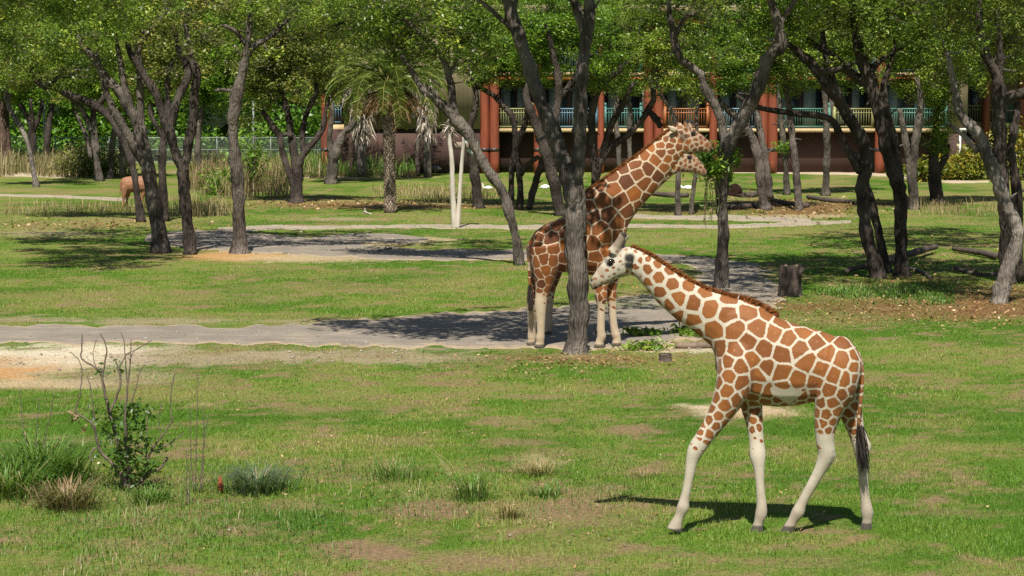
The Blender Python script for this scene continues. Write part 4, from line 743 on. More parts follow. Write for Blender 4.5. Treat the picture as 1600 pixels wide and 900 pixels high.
Y1 = 25.52
giraffe("orange patched giraffe walking left with lowered neck in the open foreground", Y1,
 [(1347,558,1341,598,.07),(1339,546,1324,620,.17),(1323,534,1303,628,.235),(1300,523,1286,627,.26),(1276,515,1268,629,.275),(1250,508,1245,634,.285),(1225,500,1218,636,.285),(1202,488,1190,634,.27),(1180,476,1162,626,.25),(1157,470,1138,612,.215),(1138,470,1123,594,.175),(1122,492,1117,572,.11)],
 [(1198,482,1124,588,.165),(1168,470,1119,563,.15),(1137,462,1111,541,.135),(1106,453,1085,519,.12),(1076,438,1057,500,.108),(1046,419,1030,476,.098),(1019,401,1008,450,.09),(1000,391,994,434,.085),(988,387,986,430,.078)],
 [(992,387,990,428,.078),(980,385,982,431,.088),(968,387,974,433,.09),(957,393,964,436,.086),(947,402,955,440,.074),(938,414,946,444,.062),(930,425,938,448,.054),(924,434,931,452,.052),(920,441,926,454,.038)],
 [[(1166,520,10,-.09),(1160,545,25,-.11),(1154,572,31,-.13),(1143,612,27,-.16),(1123,650,18.5,-.16),(1104,678,14.5,-.17),(1088,702,13.5,-.17),(1081,722,9.5,-.17),(1076,750,7.3,-.17),(1070,778,7.4,-.17),(1067,793,9.8,-.17),(1062,806,7.5,-.17),(1057,817,9.5,-.17),(1053,829,12.5,-.17)],
  [(1172,575,10,.08),(1171,595,24,.1),(1174,632,18,.1),(1179,662,13.5,.08),(1182,690,12,.06),(1184,713,13,.04),(1186,735,8.5,.02),(1188,765,7,.01),(1190,790,8.5,0),(1189,804,9.5,0),(1185,817,7.5,0),(1183,826,9.5,0),(1181,837,12,0)],
  [(1318,528,10,-.06),(1314,545,28,-.1),(1311,570,37,-.12),(1306,603,33,-.15),(1297,635,25,-.14),(1290,665,17.5,-.14),(1289,690,14.5,-.13),(1291,710,13.5,-.12),(1281,735,9.6,-.1),(1266,762,8.2,-.08),(1253,786,8.2,-.06),(1247,800,10.5,-.05),(1239,813,8,-.04),(1233,825,9.5,-.03),(1228,837,12,-.02)],
  [(1316,575,32,.09),(1322,618,25,.13),(1331,650,17.5,.14),(1338,675,13.5,.14),(1344,697,12,.14),(1346,720,8.8,.14),(1349,750,7.8,.14),(1352,780,7.8,.14),(1355,800,10,.14),(1355,813,8,.14),(1354,822,9,.14),(1353,832,11,.14)]],
 [[(1290,690,8,-.13),(1297,704,7,-.12),(1302,713,4.5,-.12),(1290,730,6,-.11)],[(1345,675,7,.14),(1353,690,6,.14),(1358,698,4,.14),(1349,715,5,.14)],
  [(957,396,10,-.04),(968,378,6.6,-.05),(975,364,6,-.055)],[(960,396,9,.04),(972,378,6.2,.05),(979,366,5.6,.055)]],
 [(1338,552,6,-.0),(1346,575,4.5,-.04),(1346,615,3.4,-.05),(1342,650,3,-.05),(1342,668,2.5,-.05)],
 [(986,385),(1019,399),(1046,417),(1076,436),(1106,451),(1137,460),(1168,467),(1196,479),(1214,492)],
 dict(dark=[(967,377,12,.2),(952,411,5.5,1),(948,408,4,.6),(976,362,8,1),(920,446,5,.8),(931,450,3.5,1),(939,447,3,1),(947,443.5,2.8,1),(956,440,2.5,.9),(924,437,2.6,1),(983,402,8,1),(981,413,6,1),(966,420,2.5,.7),(960,428,2.2,.6),(972,412,2.2,.6)], dust=[(926,442,14,.75),(938,424,9,.6),(968,377,16,.85),(950,397,9,.6),(972,432,7,.5)], eyes=[(955,409,-.087)], r=.03, belly=(1168,1284)),  # dark: face markings, plus the ear's shadowed inside painted in
 [[(984,388,3,-.075),(984,398,6.5,-.115),(982,411,5.5,-.13),(979,424,1.5,-.135)],[(988,392,3,.075),(990,402,5.5,.13),(989,412,1.5,.16)]],
 M['coat1'], [.205,.145,.085,.07,.215,.205,.135,.055], [.025,.022,.022,.03,.033,.038,.038,.026], 602, .0135, 3, ((1343,664),(1350,728)))

Y2 = 43.15
A_TOR = [(828,374,832,408,.1),(836,361,842,425,.2),(850,351,856,428,.26),(870,343,874,426,.29),(893,330,896,426,.30),(915,314,918,430,.30),(938,308,938,432,.28),(957,314,955,427,.24),(971,332,967,410,.16)]
A_NECK = [(902,308,974,392,.22),(924,294,981,354,.19),(950,276,993,331,.165),(975,258,1010,313,.15),(1000,240,1029,294,.135),(1022,222,1045,273,.12),(1040,208,1060,252,.11),(1053,199,1069,240,.10)]
A_HEAD = [(1054,198,1069,240,.1),(1066,195,1076,242,.115),(1078,197,1084,241,.11),(1089,204,1092,239,.095),(1099,212,1100,238,.078),(1107,219,1106,239,.07),(1112,226,1110,239,.05)]
A_LEG = [[(850,385,27,-.12),(852,415,22,-.15),(850,440,15,-.15),(847,460,10.5,-.15),(845,475,9.5,-.15),(845,500,7,-.15),(845,518,6.3,-.15),(844,528,7.2,-.15),(844,535,6.5,-.15),(842,544,9,-.15)],
  [(845,385,24,.12),(842,415,18,.15),(838,445,12.5,.17),(834,466,9.5,.2),(832,480,8.5,.22),(831,500,6.8,.25),(831,518,6.3,.25),(831,526,7,.25),(831,533,6.3,.25),(829,540,8.8,.25)],
  [(950,390,22,-.12),(945,425,13.5,-.13),(940,448,10,-.14),(939,463,10,-.15),(940,480,6.8,-.15),(939,500,6.2,-.15),(939,518,6.5,-.15),(940,526,7.2,-.15),(937,534,6.5,-.15),(936,544,9.5,-.15)],
  [(958,390,20,.1),(957,425,12.5,.1),(955,448,9.5,.1),(955,461,9.5,.1),(957,478,6.5,.1),(958,498,6,.1),(960,515,6.3,.1),(962,523,7.2,.1),(964,530,6.5,.1),(963,541,9,.1)]]
giraffe("dark patched giraffe standing behind the central oak, upper of the two heads at the browse", Y2, A_TOR, A_NECK, A_HEAD, A_LEG,
 [[(1070,201,5,-.05),(1072,193,3.6,-.05),(1074,187,4,-.055)],[(1076,201,5,.06),(1079,193,3.6,.06),(1081,188,4,.06)],[(846,462,5,-.15),(839,474,4,-.15),(841,482,4,-.15),(845,490,4,-.15)]],
 [(830,378,5,-.02),(827,400,3.4,-.06),(827,430,2.6,-.08),(828,447,2.4,-.08)],
 [(1056,196),(1040,206),(1022,220),(1000,238),(975,256),(950,274),(924,293),(902,308)],
 dict(dark=[(1083,208,4.5,1),(1074,187,6,1),(1081,188,6,1),(1111,232,4,.4),(1067,214,7,.6),(1098,238,4,.6),(1090,239,4,.5)], dust=[(1075,199,9,.75),(1087,206,9,.8),(1097,216,9,.85),(1107,226,9,.9)], eyes=[(1083,209,-.105)], r=.032, white=[(1049,200,7)]),
 [[(1060,206,2.5,-.09),(1055,204,5,-.13),(1050,201,5,-.16),(1044,196,1.2,-.19)],[(1066,199,2.5,.09),(1062,195,4,.14),(1058,191,1,.18)]],
 M['coat2'], [.29,.2,.13,.1,.27,.25,.2,.1], [.02,.018,.016,.02,.024,.026,.026,.02], 420, .02, 11, ((828,443),(829,480)))

Y3 = 45.4
def sh(r): return [(857+(q[0]-844)*.86, 522-(543-q[1])*.86, 857+(q[2]-844)*.86, 522-(543-q[3])*.86, q[4]*.88) for q in r]
def shl(l): return [(857+(q[0]-844)*.86, 522-(543-q[1])*.86, q[2]*.88, q[3]*.8) for q in l]
giraffe("smaller giraffe mostly hidden beyond the dark one, lower of the two heads at the browse", Y3, sh(A_TOR),
 [(918,332,972,396,.18),(934,312,976,360,.16),(956,292,993,335,.135),(984,272,1014,310,.12),(1010,254,1034,290,.11),(1034,240,1053,273,.1),(1050,233,1064,268,.095)],
 [(1052,232,1062,268,.095),(1064,231,1070,270,.105),(1076,234,1080,270,.1),(1086,242,1088,271,.09),(1095,252,1095,274,.075),(1101,261,1100,277,.065),(1105,268,1103,278,.045)],
 [shl(l) for l in A_LEG], [[(1062,236,5,-.05),(1062,226,3.6,-.05),(1062,222,4,-.05)],[(1066,236,5,.05),(1067,226,3.6,.05),(1067,222,4,.05)]],
 [(845,382,4,0),(843,405,3,0),(843,430,2.4,0),(843,440,2.2,0)], [(1050,234),(1034,240),(1010,253),(984,271),(956,291),(934,311)],
 dict(dark=[(1077,246,4.5,1),(1102,274,4,.8),(1106,224,2.5,.9)], dust=[(1070,236,8,.75),(1082,243,8,.8),(1092,253,8,.85),(1101,266,8,.9)], eyes=[(1077,246,-.098)], r=.03),
 [[(1054,240,2.5,-.08),(1049,240,4.5,-.13),(1042,238,1.2,-.17)],[(1060,234,2.5,.08),(1054,230,4,.13),(1049,228,1,.16)]],
 M['coat2'], [.25,.18,.12,.1,.24,.2,.16,.09], [.022,.02,.018,.02,.026,.028,.028,.022], 430, .024, 12, ((843,438),(844,470)))

# ------------------------------------------------------------------ smaller animals
def beast(name, label, Y0, rings_list, limbs, col, dark, voxel, cat, extras=None, lowdark=None):
    mb = MB()
    for r in rings_list: rings_to_mb(mb, r, Y0, sides=12)
    for l in limbs: limb_to_mb(mb, l, Y0, .9, 8)
    me = fuse(mb, "body", voxel, 4); v = verts_of(me); base = np.array([v[:, 0].mean(), Y0, 0.])
    dk = np.zeros(len(v))
    for (x, y, r, a) in dark:
        c = P(x, y, Y0); dk = np.maximum(dk, np.clip(1.3-np.hypot(v[:, 0]-c[0], v[:, 2]-c[2])/(r*MPP(Y0)), 0, 1)*a)
    fattr(me, "dark", dk); me.vertices.foreach_set("co", (v-base).astype(np.float32).ravel()); me.update()
    m, nt, N, L, B = nt_of(name+"_coat"); n = noise(N, L, 12, 4, coords(N, L)); r = ramp(N, [(.3, tuple(x*.8 for x in col)), (.7, tuple(min(1, x*1.15) for x in col))]); L.new(n.outputs[0], r.inputs[0])
    L.new(mixc(N, L, attr(N, "dark").outputs["Fac"], r.outputs[0], (.025, .018, .015)), B.inputs["Base Color"]); B.inputs["Roughness"].default_value = .7
    me.materials.clear(); me.materials.append(m)
    root = empty(name, base, label, cat); put("body", me, root); return root, base
YA = 89.0
ant, ab = beast("grazing_antelope", "tan antelope grazing behind the pale thin trunk, seen from its rump", YA,
 [[(189,281,190,296,.08),(191,278,193,300,.2),(197,276,199,302,.27),(206,275,208,301,.29),(215,275,216,301,.3),(224,274,225,302,.3),(232,274,233,302,.26),(238,276,239,298,.2),(242,280,242,294,.1)],
  [(234,277,240,296,.16),(243,284,241,300,.13),(248,293,243,304,.1),(251,299,245,308,.09)],[(246,299,252,304,.09),(247,305,254,308,.08),(250,312,255,312,.06),(252,316,256,315,.04)]],
 [[(195,292,6,-.14),(194,304,4,-.15),(193,311,2.4,-.15),(193.5,318,2,-.15),(193,324,2.3,-.15)],[(201,293,6,.12),(200,304,3.6,.14),(198,311,2.4,.14),(198,317,2,.14),(197.5,322,2.3,.14)],
  [(226,294,5,-.1),(223,306,3.2,-.1),(222,313,2.2,-.1),(222,318,2,-.1),(222,324,2.3,-.1)],[(230,294,5,.1),(229,306,3,.1),(228,313,2.2,.1),(227,318,2,.1),(227,322.5,2.2,.1)],
  [(190,282,1.6,-.02),(188,288,1.3,-.05),(187.5,300,1.2,-.06),(187.5,305,1,-.06)],[(250,300,1.5,-.06),(255,296,1.2,-.1),(262,293,.6,-.1)],[(246,298,1.6,.05),(252,292,1,.1),(258,288,.5,.1)]],
 (.25, .115, .06), [(187.5,306,4,.9),(223,320,3,.6),(254,314,4,.7),(228,308,4,.5)], .03, "antelope")
lie, lb_ = beast("resting_antelope", "reddish brown animal lying on the litter behind the browse tree", 92,
 [[(1137,296,1137,300,.1),(1139,291,1140,303,.2),(1144,287,1145,304,.26),(1150,286,1151,303,.27),(1156,290,1156,303,.22),(1160,296,1160,303,.12)],[(1138,293,1142,300,.12),(1134,287,1139,293,.09),(1131,283,1135,288,.07)],[(1136,281,1135,287,.07),(1131,283,1132,288,.06),(1127,287,1128,290,.04)]],
 [[(1153,299,3,-.2),(1146,304,2.2,-.28),(1140,305,1.8,-.3)],[(1143,300,2.5,-.18),(1138,304,1.8,-.25),(1134,305,1.5,-.3)],[(1135,282,.9,-.04),(1136,277,.7,-.05),(1137,272,.4,-.06)]],
 (.34, .14, .08), [(1128,289,4,.6)], .03, "antelope")
M['bird_white'] = plain("white_feathers", (.75, .73, .7), .8, .08, 20); M['bird_dark'] = plain("dark_feathers", (.07, .07, .08), .7, .3, 20); M['bird_leg'] = plain("bird_leg", (.5, .2, .12), .6, .1, 20); M['bird_red'] = plain("bill_skin", (.4, .14, .08), .5, .1, 20)
def bird(name, label, px_, py_, L_, mat, facing=1, neckup=.5):
    b = G(px_, py_); Y0 = b[1]; root = empty(name, b, label, "bird"); f = facing; s = L_
    mb = MB(); t = np.linspace(0, 1, 9); body = np.stack([f*s*(t-.5), 0*t, s*(.55+.06*np.sin(t*3))], 1); r = s*np.array([.03, .1, .17, .2, .21, .2, .15, .1, .07])
    mb.tube(body, r, 10); nk = spline([body[-2], body[-1]+np.array([f*.1*s, 0, .12*s*neckup*2]), body[-1]+np.array([f*.05*s, 0, .5*s*neckup]), body[-1]+np.array([f*.14*s, 0, .72*s*neckup])], 4); mb.tube(nk, np.linspace(.09, .055, len(nk))*s, 8); ellip(mb, nk[-1], (.1*s, .07*s, .07*s), 8)
    mb.build("body", mat, root, smooth=True); be = MB(); be.tube([nk[-1]+np.array([f*.07*s, 0, 0]), nk[-1]+np.array([f*.17*s, 0, -.03*s]), nk[-1]+np.array([f*.25*s, 0, -.1*s])], np.array([.03, .022, .006])*s, 6); be.build("bill", M['bird_red'], root)
    for k in (-1, 1):
        w = MB(); ellip(w, (-.04*s*f, k*.17*s, .6*s), (.34*s, .05*s, .15*s), 10); w.build("wing", mat, root, smooth=True)
        lg = MB(); lg.tube([(0, k*.07*s, .42*s), (-f*.03*s, k*.07*s, .2*s), (0, k*.07*s, 0)], [.025*s, .018*s, .018*s], 6); lg.tube([(0, k*.07*s, .01*s), (f*.12*s, k*.07*s, .008)], [.018*s, .01*s], 5); lg.build("leg", M['bird_leg'], root)
bird("wading_bird", "small white bird on the lawn left of the slender three stemmed tree", 763, 302, .4, M['bird_white'], -1, .6)
bird("wading_bird", "larger white bird on the lawn just left of the thick half hidden trunk", 852, 303, .5, M['bird_white'], 1, .35)
bird("ground_bird", "dark bird pecking the lawn near the pale clumps by the maroon wall", 680, 275, .65, M['bird_dark'], -1, .15)
bird("wading_bird", "white bird with lowered head standing below the giraffes' chins", 1075, 304, .5, M['bird_white'], -1, .3)
# ------------------------------------------------------------------ date palm
def frond(mb, base, az, elev, length, droop, rng, nl=34, leaf=.5, a0=.4, gap=.0, hang=.25, stem=.02):
    t = np.linspace(0, 1, 12); h = np.array([math.cos(az), math.sin(az), 0])
    ang = elev-droop*t**1.3; dx = np.cumsum(np.cos(ang))*length/12; dz = np.cumsum(np.sin(ang))*length/12
    pts = base+np.concatenate([[np.zeros(3)], dx[:, None]*h+dz[:, None]*np.array([0, 0, 1])]); mb.tube(pts, np.linspace(stem, .006, 13), 5, a=.9)
    side = np.array([-h[1], h[0], 0])
    for k in range(nl):
        u = .14+.86*k/nl; i = min(int(u*12), 11); p = pts[i]*(1-(u*12-i))+pts[i+1]*(u*12-i); tan = pts[i+1]-pts[i]; tan /= np.linalg.norm(tan)
        ll = leaf*(math.sin(math.pi*min(1, u*.85+.12))**.6)*rng.uniform(.8, 1.1)
        for s in (-1, 1):
            d = side*s*.85+tan*.6+np.array([0, 0, .18-hang*rng.rand()]); d /= np.linalg.norm(d); w = np.cross(d, tan+rng.randn(3)*.3); w /= np.linalg.norm(w); w *= .028
            m_ = p+d*ll*.5; e = p+d*ll+np.array([0, 0, -hang*ll*.5]); mb.add([p+w*.6, p-w*.6, m_-w, m_+w, e], [(0, 1, 2, 3)], [(3, 2, 4)], a=np.clip(a0+rng.randn()*.16, 0, 1))
YP = 86.0; pb = P(610, 333, YP); pb[2] = 0
palm = empty("date_palm", pb, "stout date palm with drooping green fronds before the tan wall", "palm tree"); rng = np.random.RandomState(7)
mb = MB(); zt = P(606, 150, YP)[2]; xt = P(606, 150, YP)[0]
zz = np.linspace(-.05, zt, 22); mb.tube(np.stack([np.interp(zz, [0, zt], [pb[0], xt]), np.full(22, YP), zz], 1), .19+.05*np.exp(-zz/.3)+0*zz, 14, a=.3)
palm_t = mb.build("trunk", plain("palm_trunk", (.13, .1, .075), .95, .4, 12, (1, 1, 1), .8, .03), palm, smooth=True, loc=pb)
sb = MB()                                                        # rows of cut leaf bases, spiralling up the trunk
for r_ in range(46):
    z = .08+(zt-.15)*r_/46
    for k in range(11):
        az = 2*math.pi*(k+.5*(r_ % 2))/11+rng.randn()*.05; x = np.interp(z, [0, zt], [pb[0], xt]); R_ = .19+.05*math.exp(-z/.3)
        o = np.array([math.cos(az), math.sin(az), 0]); s = np.array([-o[1], o[0], 0]); c = np.array([x, YP, z])+o*R_
        v = [c-s*.055-o*.02, c+s*.055-o*.02, c+np.array([0, 0, .12])-o*.03, c+np.array([0, 0, -.05])-o*.02, c+o*(.045+rng.rand()*.03)+np.array([0, 0, .07])]
        sb.add(v, None, [(0, 3, 4), (3, 1, 4), (1, 2, 4), (2, 0, 4)], a=rng.rand())
so = sb.build("leaf_base", leafmat("palm_boots", [(0, (.06, .042, .03)), (.5, (.15, .11, .078)), (1, (.28, .22, .165))], .0), palm, loc=pb); so["kind"] = "stuff"
top = np.array([xt, YP, zt])
for k in range(46):
    az = k*2.399; lev = k/46; el = 1.25-lev*1.25; b_ = top+np.array([math.cos(az)*.15, math.sin(az)*.15, .75-lev*.4])
    mb = MB(); frond(mb, b_, az, el, rng.uniform(2.5, 3.1), 1.2+lev*.75, rng, 38, .46, .35+.35*lev, stem=.025); mb.build("frond", M['palm'], palm, loc=pb)
for k in range(40):
    az = k*2.399+1; mb = MB(); frond(mb, top+np.array([math.cos(az)*.17, math.sin(az)*.17, .25-.3*rng.rand()]), az, .1-rng.rand()*.7, rng.uniform(1.0, 1.9), .9, rng, 20, .25, .4, hang=.6, stem=.025); mb.build("dead_frond", M['palm_dead'], palm, loc=pb)

def shaggy(label, px_, ybase, ytop, ylow, w, D, seed, bare='bark_pale', crown=True, gbase=None):
    rng = np.random.RandomState(seed); b = P(px_, ybase, D); b[2] = 0; root = empty("shaggy_palm", b, label, "palm tree", "palms with hanging dead skirts"); s = MPP(D)
    zt = P(px_, ytop, D)[2]; zl = P(px_, ylow, D)[2]; mb = MB(); zs = np.linspace(-.05, zt, 12); mb.tube(np.stack([b[0]+.03*np.sin(zs*2+seed), np.full(12, D), zs], 1), np.full(12, w*.32*s), 10); mb.build("trunk", M[bare], root, smooth=True, loc=b)
    kb = MB(); n = 420; z = zl+.3+(zt-zl)*rng.rand(n); az = rng.rand(n)*6.283; o = np.stack([np.cos(az), np.sin(az), 0*az], 1)
    wid = w*s*(.38+.35*np.sin(np.clip((z-zl)/(zt-zl), 0, 1)*2.6))
    roots = np.stack([np.full(n, b[0]), np.full(n, D), z], 1)+o*(wid*.75)[:, None]; hairs(kb, roots, o*.35+np.array([0, 0, -1])+rng.randn(n, 3)*.25, .5, .035, rng, .25)
    kb.build("dead_skirt", M['thatch'], root, loc=b)
    if crown:
        for k in range(16):
            az = k*2.399; mb = MB(); frond(mb, np.array([b[0], D, zt+.1]), az, .9-.9*k/16, rng.uniform(1.3, 1.8), 1.0, rng, 16, .5, .45); mb.build("frond", M['palm'], root, loc=b)
shaggy("shaggy palm with a pale foot standing at the left end of the lodge", 565, 244, 132, 225, 26, 116, 1)
shaggy("tall shaggy palm with pale foot, just right of the date palm", 668, 246, 118, 220, 19, 116, 2)
shaggy("thin grey palm trunk beside the tall shaggy palm", 653, 247, 130, 175, 10, 117, 3, 'bark')
shaggy("reddish palm trunk behind the left shaggy palm", 549, 246, 125, 165, 14, 117.5, 4, 'bark_red')

# ------------------------------------------------------------------ forked white pole with the feeder
YQ = P(711, 356, 77)[1]; YQ = G(711, 356)[1]; qb = G(711, 357)
pole = empty("forked_pole", qb, "bleached white forked pole with a shaggy top standing on the grey path", "pole")
for pts in ([(711,357,7),(709,330,5.5),(707,290,5),(706,250,4.5),(703,225,4.2),(701.5,203,3.5)], [(714,357,6),(717,325,4.5),(719,290,4),(722,250,3.6),(725,214,3.2)]):
    mb = MB(); sp = spline([(*P(x, y, YQ), r*.82*MPP(YQ)) for x, y, r in pts], 5); sp[0, 2] = -.05; rng = np.random.RandomState(3); mb.tube(sp[:, :3], sp[:, 3], 9, jit=.12, rng=rng); mb.build("stem", M['wood_pale'], pole, smooth=True, loc=qb)
mb = MB(); n = 130; rt_ = P(702, 198, YQ)+rng.randn(n, 3)*np.array([.06, .06, .14]); hairs(mb, rt_, rng.randn(n, 3)*.5+np.array([0, 0, -.6]), .28, .02, rng, .2); mb.build("dead_skirt", M['thatch'], pole, loc=qb)
M['feeder'] = plain("feeder_plastic", (.36, .5, .52), .45, .1, 4); M['board'] = plain("grey_board", (.22, .17, .13), .9, .25, 5, (.2, 1, 4))
fb = P(733, 233, YQ+.3); feeder = empty("feeder_box", fb, "pale blue feeder box hung on a board beside the forked pole", "feeder")
mb = MB(); a0, a1 = P(704, 222, YQ+.25), P(730, 228, YQ+.25); mb.box((a0[0], YQ+.18, a1[2]-.12), (a1[0]+.1, YQ+.24, a0[2])); mb.build("board", M['board'], feeder, loc=fb)
mb = MB(); q = [P(*p, YQ+.2) for p in ((724,221),(737,221),(742,233),(735,241),(722,229))]; qq = [p+np.array([0, .35, .03]) for p in q]
mb.add(q+qq, [(0,1,6,5),(1,2,7,6),(2,3,8,7),(3,4,9,8),(4,0,5,9)], [(0,4,3),(0,3,2),(0,2,1),(5,6,7),(5,7,8),(5,8,9)]); mb.build("box", M['feeder'], feeder, loc=fb)
mb = MB(); mb.box((q[2][0]-.12, YQ+.16, q[2][2]-.2), (q[2][0]+.03, YQ+.199, q[2][2]+.02)); mb.build("tray", M['pipe'], feeder, loc=fb)

# ------------------------------------------------------------------ stumps, logs and cut browse
def stump(label, px_, yb, yt, w, seed, mat='log'):
    b = G(px_, yb); Y0 = b[1]; s = MPP(Y0); rng = np.random.RandomState(seed); h = (yb-yt)*s; r = w*s; root = empty("tree_stump", b, label, "stump"); mb = MB(); n = 16
    th = np.linspace(0, 6.283, n, endpoint=False); jr = 1+.12*rng.randn(n); V = []
    for f, k in ((-.05, 1.18), (.12, 1.04), (.5, .96), (.85, .98), (1, .95)):
        zz = h*f+(.12*h*rng.rand(n) if f == 1 else 0); V.append(np.stack([r*k*jr*np.cos(th), r*k*jr*np.sin(th), np.broadcast_to(zz, (n,))], 1))
    V = np.concatenate(V); i = (np.arange(4)[:, None]*n); j = np.arange(n)[None]; k = (j+1) % n; mb.add(V, np.stack([i+j, i+k, i+n+k, i+n+j], -1).reshape(-1, 4)); mb.build("bark", M[mat], root)
    t = MB(); rim = V[-n:]*np.array([.97, .97, 1])-np.array([0, 0, .02]); t.add(np.concatenate([rim, [[0, 0, h*.98]]]), None, np.stack([np.arange(n), (np.arange(n)+1) % n, np.full(n, n)], 1)); t.build("cut_face", M['cutwood'], root); return root, r, h
root, r_, h_ = stump("tall dark tree stump with a side knob right of the browse tree", 1233, 463, 417, 16.5, 1)
mb = MB(); mb.tube([(r_*.75, -.1, h_*.65), (r_*1.05, -.12, h_*.88), (r_*1.12, -.12, h_*1.0)], [.07, .06, .045], 8); mb.build("knob", M['log'], root, smooth=True)
stump("small low stump in the grass below the cut browse", 1039, 564, 553, 11, 2)
def log(label, pts, seed, mat='log', name="fallen_log", cat="log", lift=0, br=()):
    rng = np.random.RandomState(seed); p = []
    for x, y, r in pts: g = G(x, y+r*.6); s = MPP(g[1]); p.append((g[0], g[1], r*s*.8+lift, r*s))
    b = np.array([p[0][0], p[0][1], 0]); mb = MB(); sp = spline(p, 4); mb.tube(sp[:, :3], sp[:, 3], 9, jit=.14, rng=rng)
    for q in br:
        Y0 = p[len(p)//2][1]; mb.tube(spline([P(x, y, Y0) for x, y, r in q], 3), np.linspace(q[0][2], q[-1][2], (len(q)-1)*3+1)*MPP(Y0), 6)
    return tag(mb.build(name, M[mat], smooth=True, loc=b), label, cat)
log("dark fallen branch arched over the grass at the feet of the twisted black oak", [(1322,430,4),(1345,424,4),(1372,418,4.5),(1395,412,5),(1402,406,5)], 1, lift=.1)
log("dark fallen log lying right of the twisted black oak", [(1410,406,5.5),(1430,402,5.5),(1450,396,5),(1462,393,4)], 2, lift=.12)
log("grey fallen log in the shade left of the dark heavy oak", [(1490,392,3.5),(1510,395,4.5),(1535,399,5),(1558,404,5)], 3, lift=.05)
log("low dark fallen branch left of the pale crooked trunk", [(1493,419,2.5),(1515,427,3.5),(1540,430,3.5),(1565,428,3)], 4)
log("thin fallen branch on the litter right of the dark oak's foot", [(1420,420,3),(1436,424,3),(1448,430,3.5),(1455,436,2.5)], 5)
log("pale cut log lying on the sand by the green cuttings", [(1055,541,4.5),(1085,541,5),(1118,540.5,5),(1150,540,4.8)], 6, 'cutwood')
for i, (pts, lab) in enumerate([([(1205,312,3),(1230,318,3.5),(1262,322,4)], "grey log on the litter between the two slim trunks"), ([(1262,308,3),(1290,313,4),(1325,316,3.5),(1338,318,3)], "long grey log on the litter left of the black twisted oak"), ([(1120,322,4),(1150,325,4.5),(1180,322,4)], "dark log on the litter under the arching grey trunk"), ([(1020,303,4),(1050,306,4.5),(1075,306,4)], "dark log below the giraffes' throats"), ([(1140,302,4),(1165,306,5),(1185,304,4)], "weathered log behind the resting animal")]): log(lab, pts, 20+i)
log("short white branch lying on the lawn left of the date palm", [(568,331,1.2),(573,333,1.5),(580,335,1.2)], 31, 'wood_pale', "fallen_branch", "branch", br=[[(573,333,1.3),(570,328,.8),(571,325,.5)]])
log("small dead branch on the road behind the sand oval", [(590,392,1),(600,391,1.4),(612,388,1)], 32, 'log', "fallen_branch", "branch", br=[[(600,391,1),(603,385,.7)],[(604,390,1),(610,386,.6)]])
def browse(name, label, c0, n, rad, seed, L_=.16, cat="browse", stems=14, droop=.6, bright='leaf_bright', flat=1.0):
    rng = np.random.RandomState(seed); root = empty(name, (c0[0], c0[1], max(0, c0[2]-rad[2])), label, cat); b = np.array(root.location); lb = MB(); sb = MB()
    for k in range(stems):
        e = c0+rng.randn(3)*np.array(rad)*.6; m_ = (c0+e)/2+rng.randn(3)*.05; sb.tube([c0, m_, e], [.012, .008, .004], 5)
        q = e+rng.randn(n//stems, 3)*np.array(rad)*.33; leaf_cards(lb, q, L_, rng, .27, .3*flat, droop=droop)
    lb.build("leaves", M[bright], root, loc=b); sb.build("stems", M['twig'], root, loc=b)
YT = 55.0
browse("browse_bundle", "bundle of fresh green browse tied to the trunk before the giraffes' muzzles", P(1104,252,YT-.3), 1000, (.3, .2, .34), 1)
browse("browse_bundle", "small green browse sprig on the right of the same trunk", P(1144,252,YT-.1), 260, (.14, .12, .3), 2)
mb = MB(); rng = np.random.RandomState(8); lbm = MB(); b0 = P(1112,290,YT); 
for k in range(9):
    x = 1098+k*3+rng.uniform(-2, 2); p = spline([P(1106+rng.uniform(-6, 6), 262, YT-.1), P(x+rng.uniform(-3, 3), 300, YT-.12), P(x+rng.uniform(-4, 4), rng.uniform(320, 352), YT-.1)], 5); mb.tube(p, np.full(len(p), .008), 4); leaf_cards(lbm, p[4:]+rng.randn(len(p)-4, 3)*.05, .1, rng, .3, .3, droop=1)
vr = empty("hanging_vines", (b0[0], b0[1], 0), "thin stripped vines dangling below the browse bundle", "vines"); mb.build("stems", plain("dry_vine", (.3, .25, .14), .9, .3, 8), vr, loc=(b0[0], b0[1], 0)); lbm.build("leaves", M['leaf_bright'], vr, loc=(b0[0], b0[1], 0))
for i, (x, y, rx, n, lab) in enumerate([(1000,524,.42,420,"left heap of cut green leaves on the road behind the lowered giraffe head"),(1070,521,.36,300,"small heap of cut green leaves between the other two heaps"),(1102,526,.55,560,"right heap of cut green leaves under the walking giraffe's neck"),(1010,546,.5,320,"flat scatter of cut leaves at the road's sandy edge")]):
    g = G(x, y); browse("cut_browse", lab, g+np.array([0, 0, .06]), int(n*.7), (rx*.85, .28, .055), 40+i, .15, "cuttings", 16, 0)

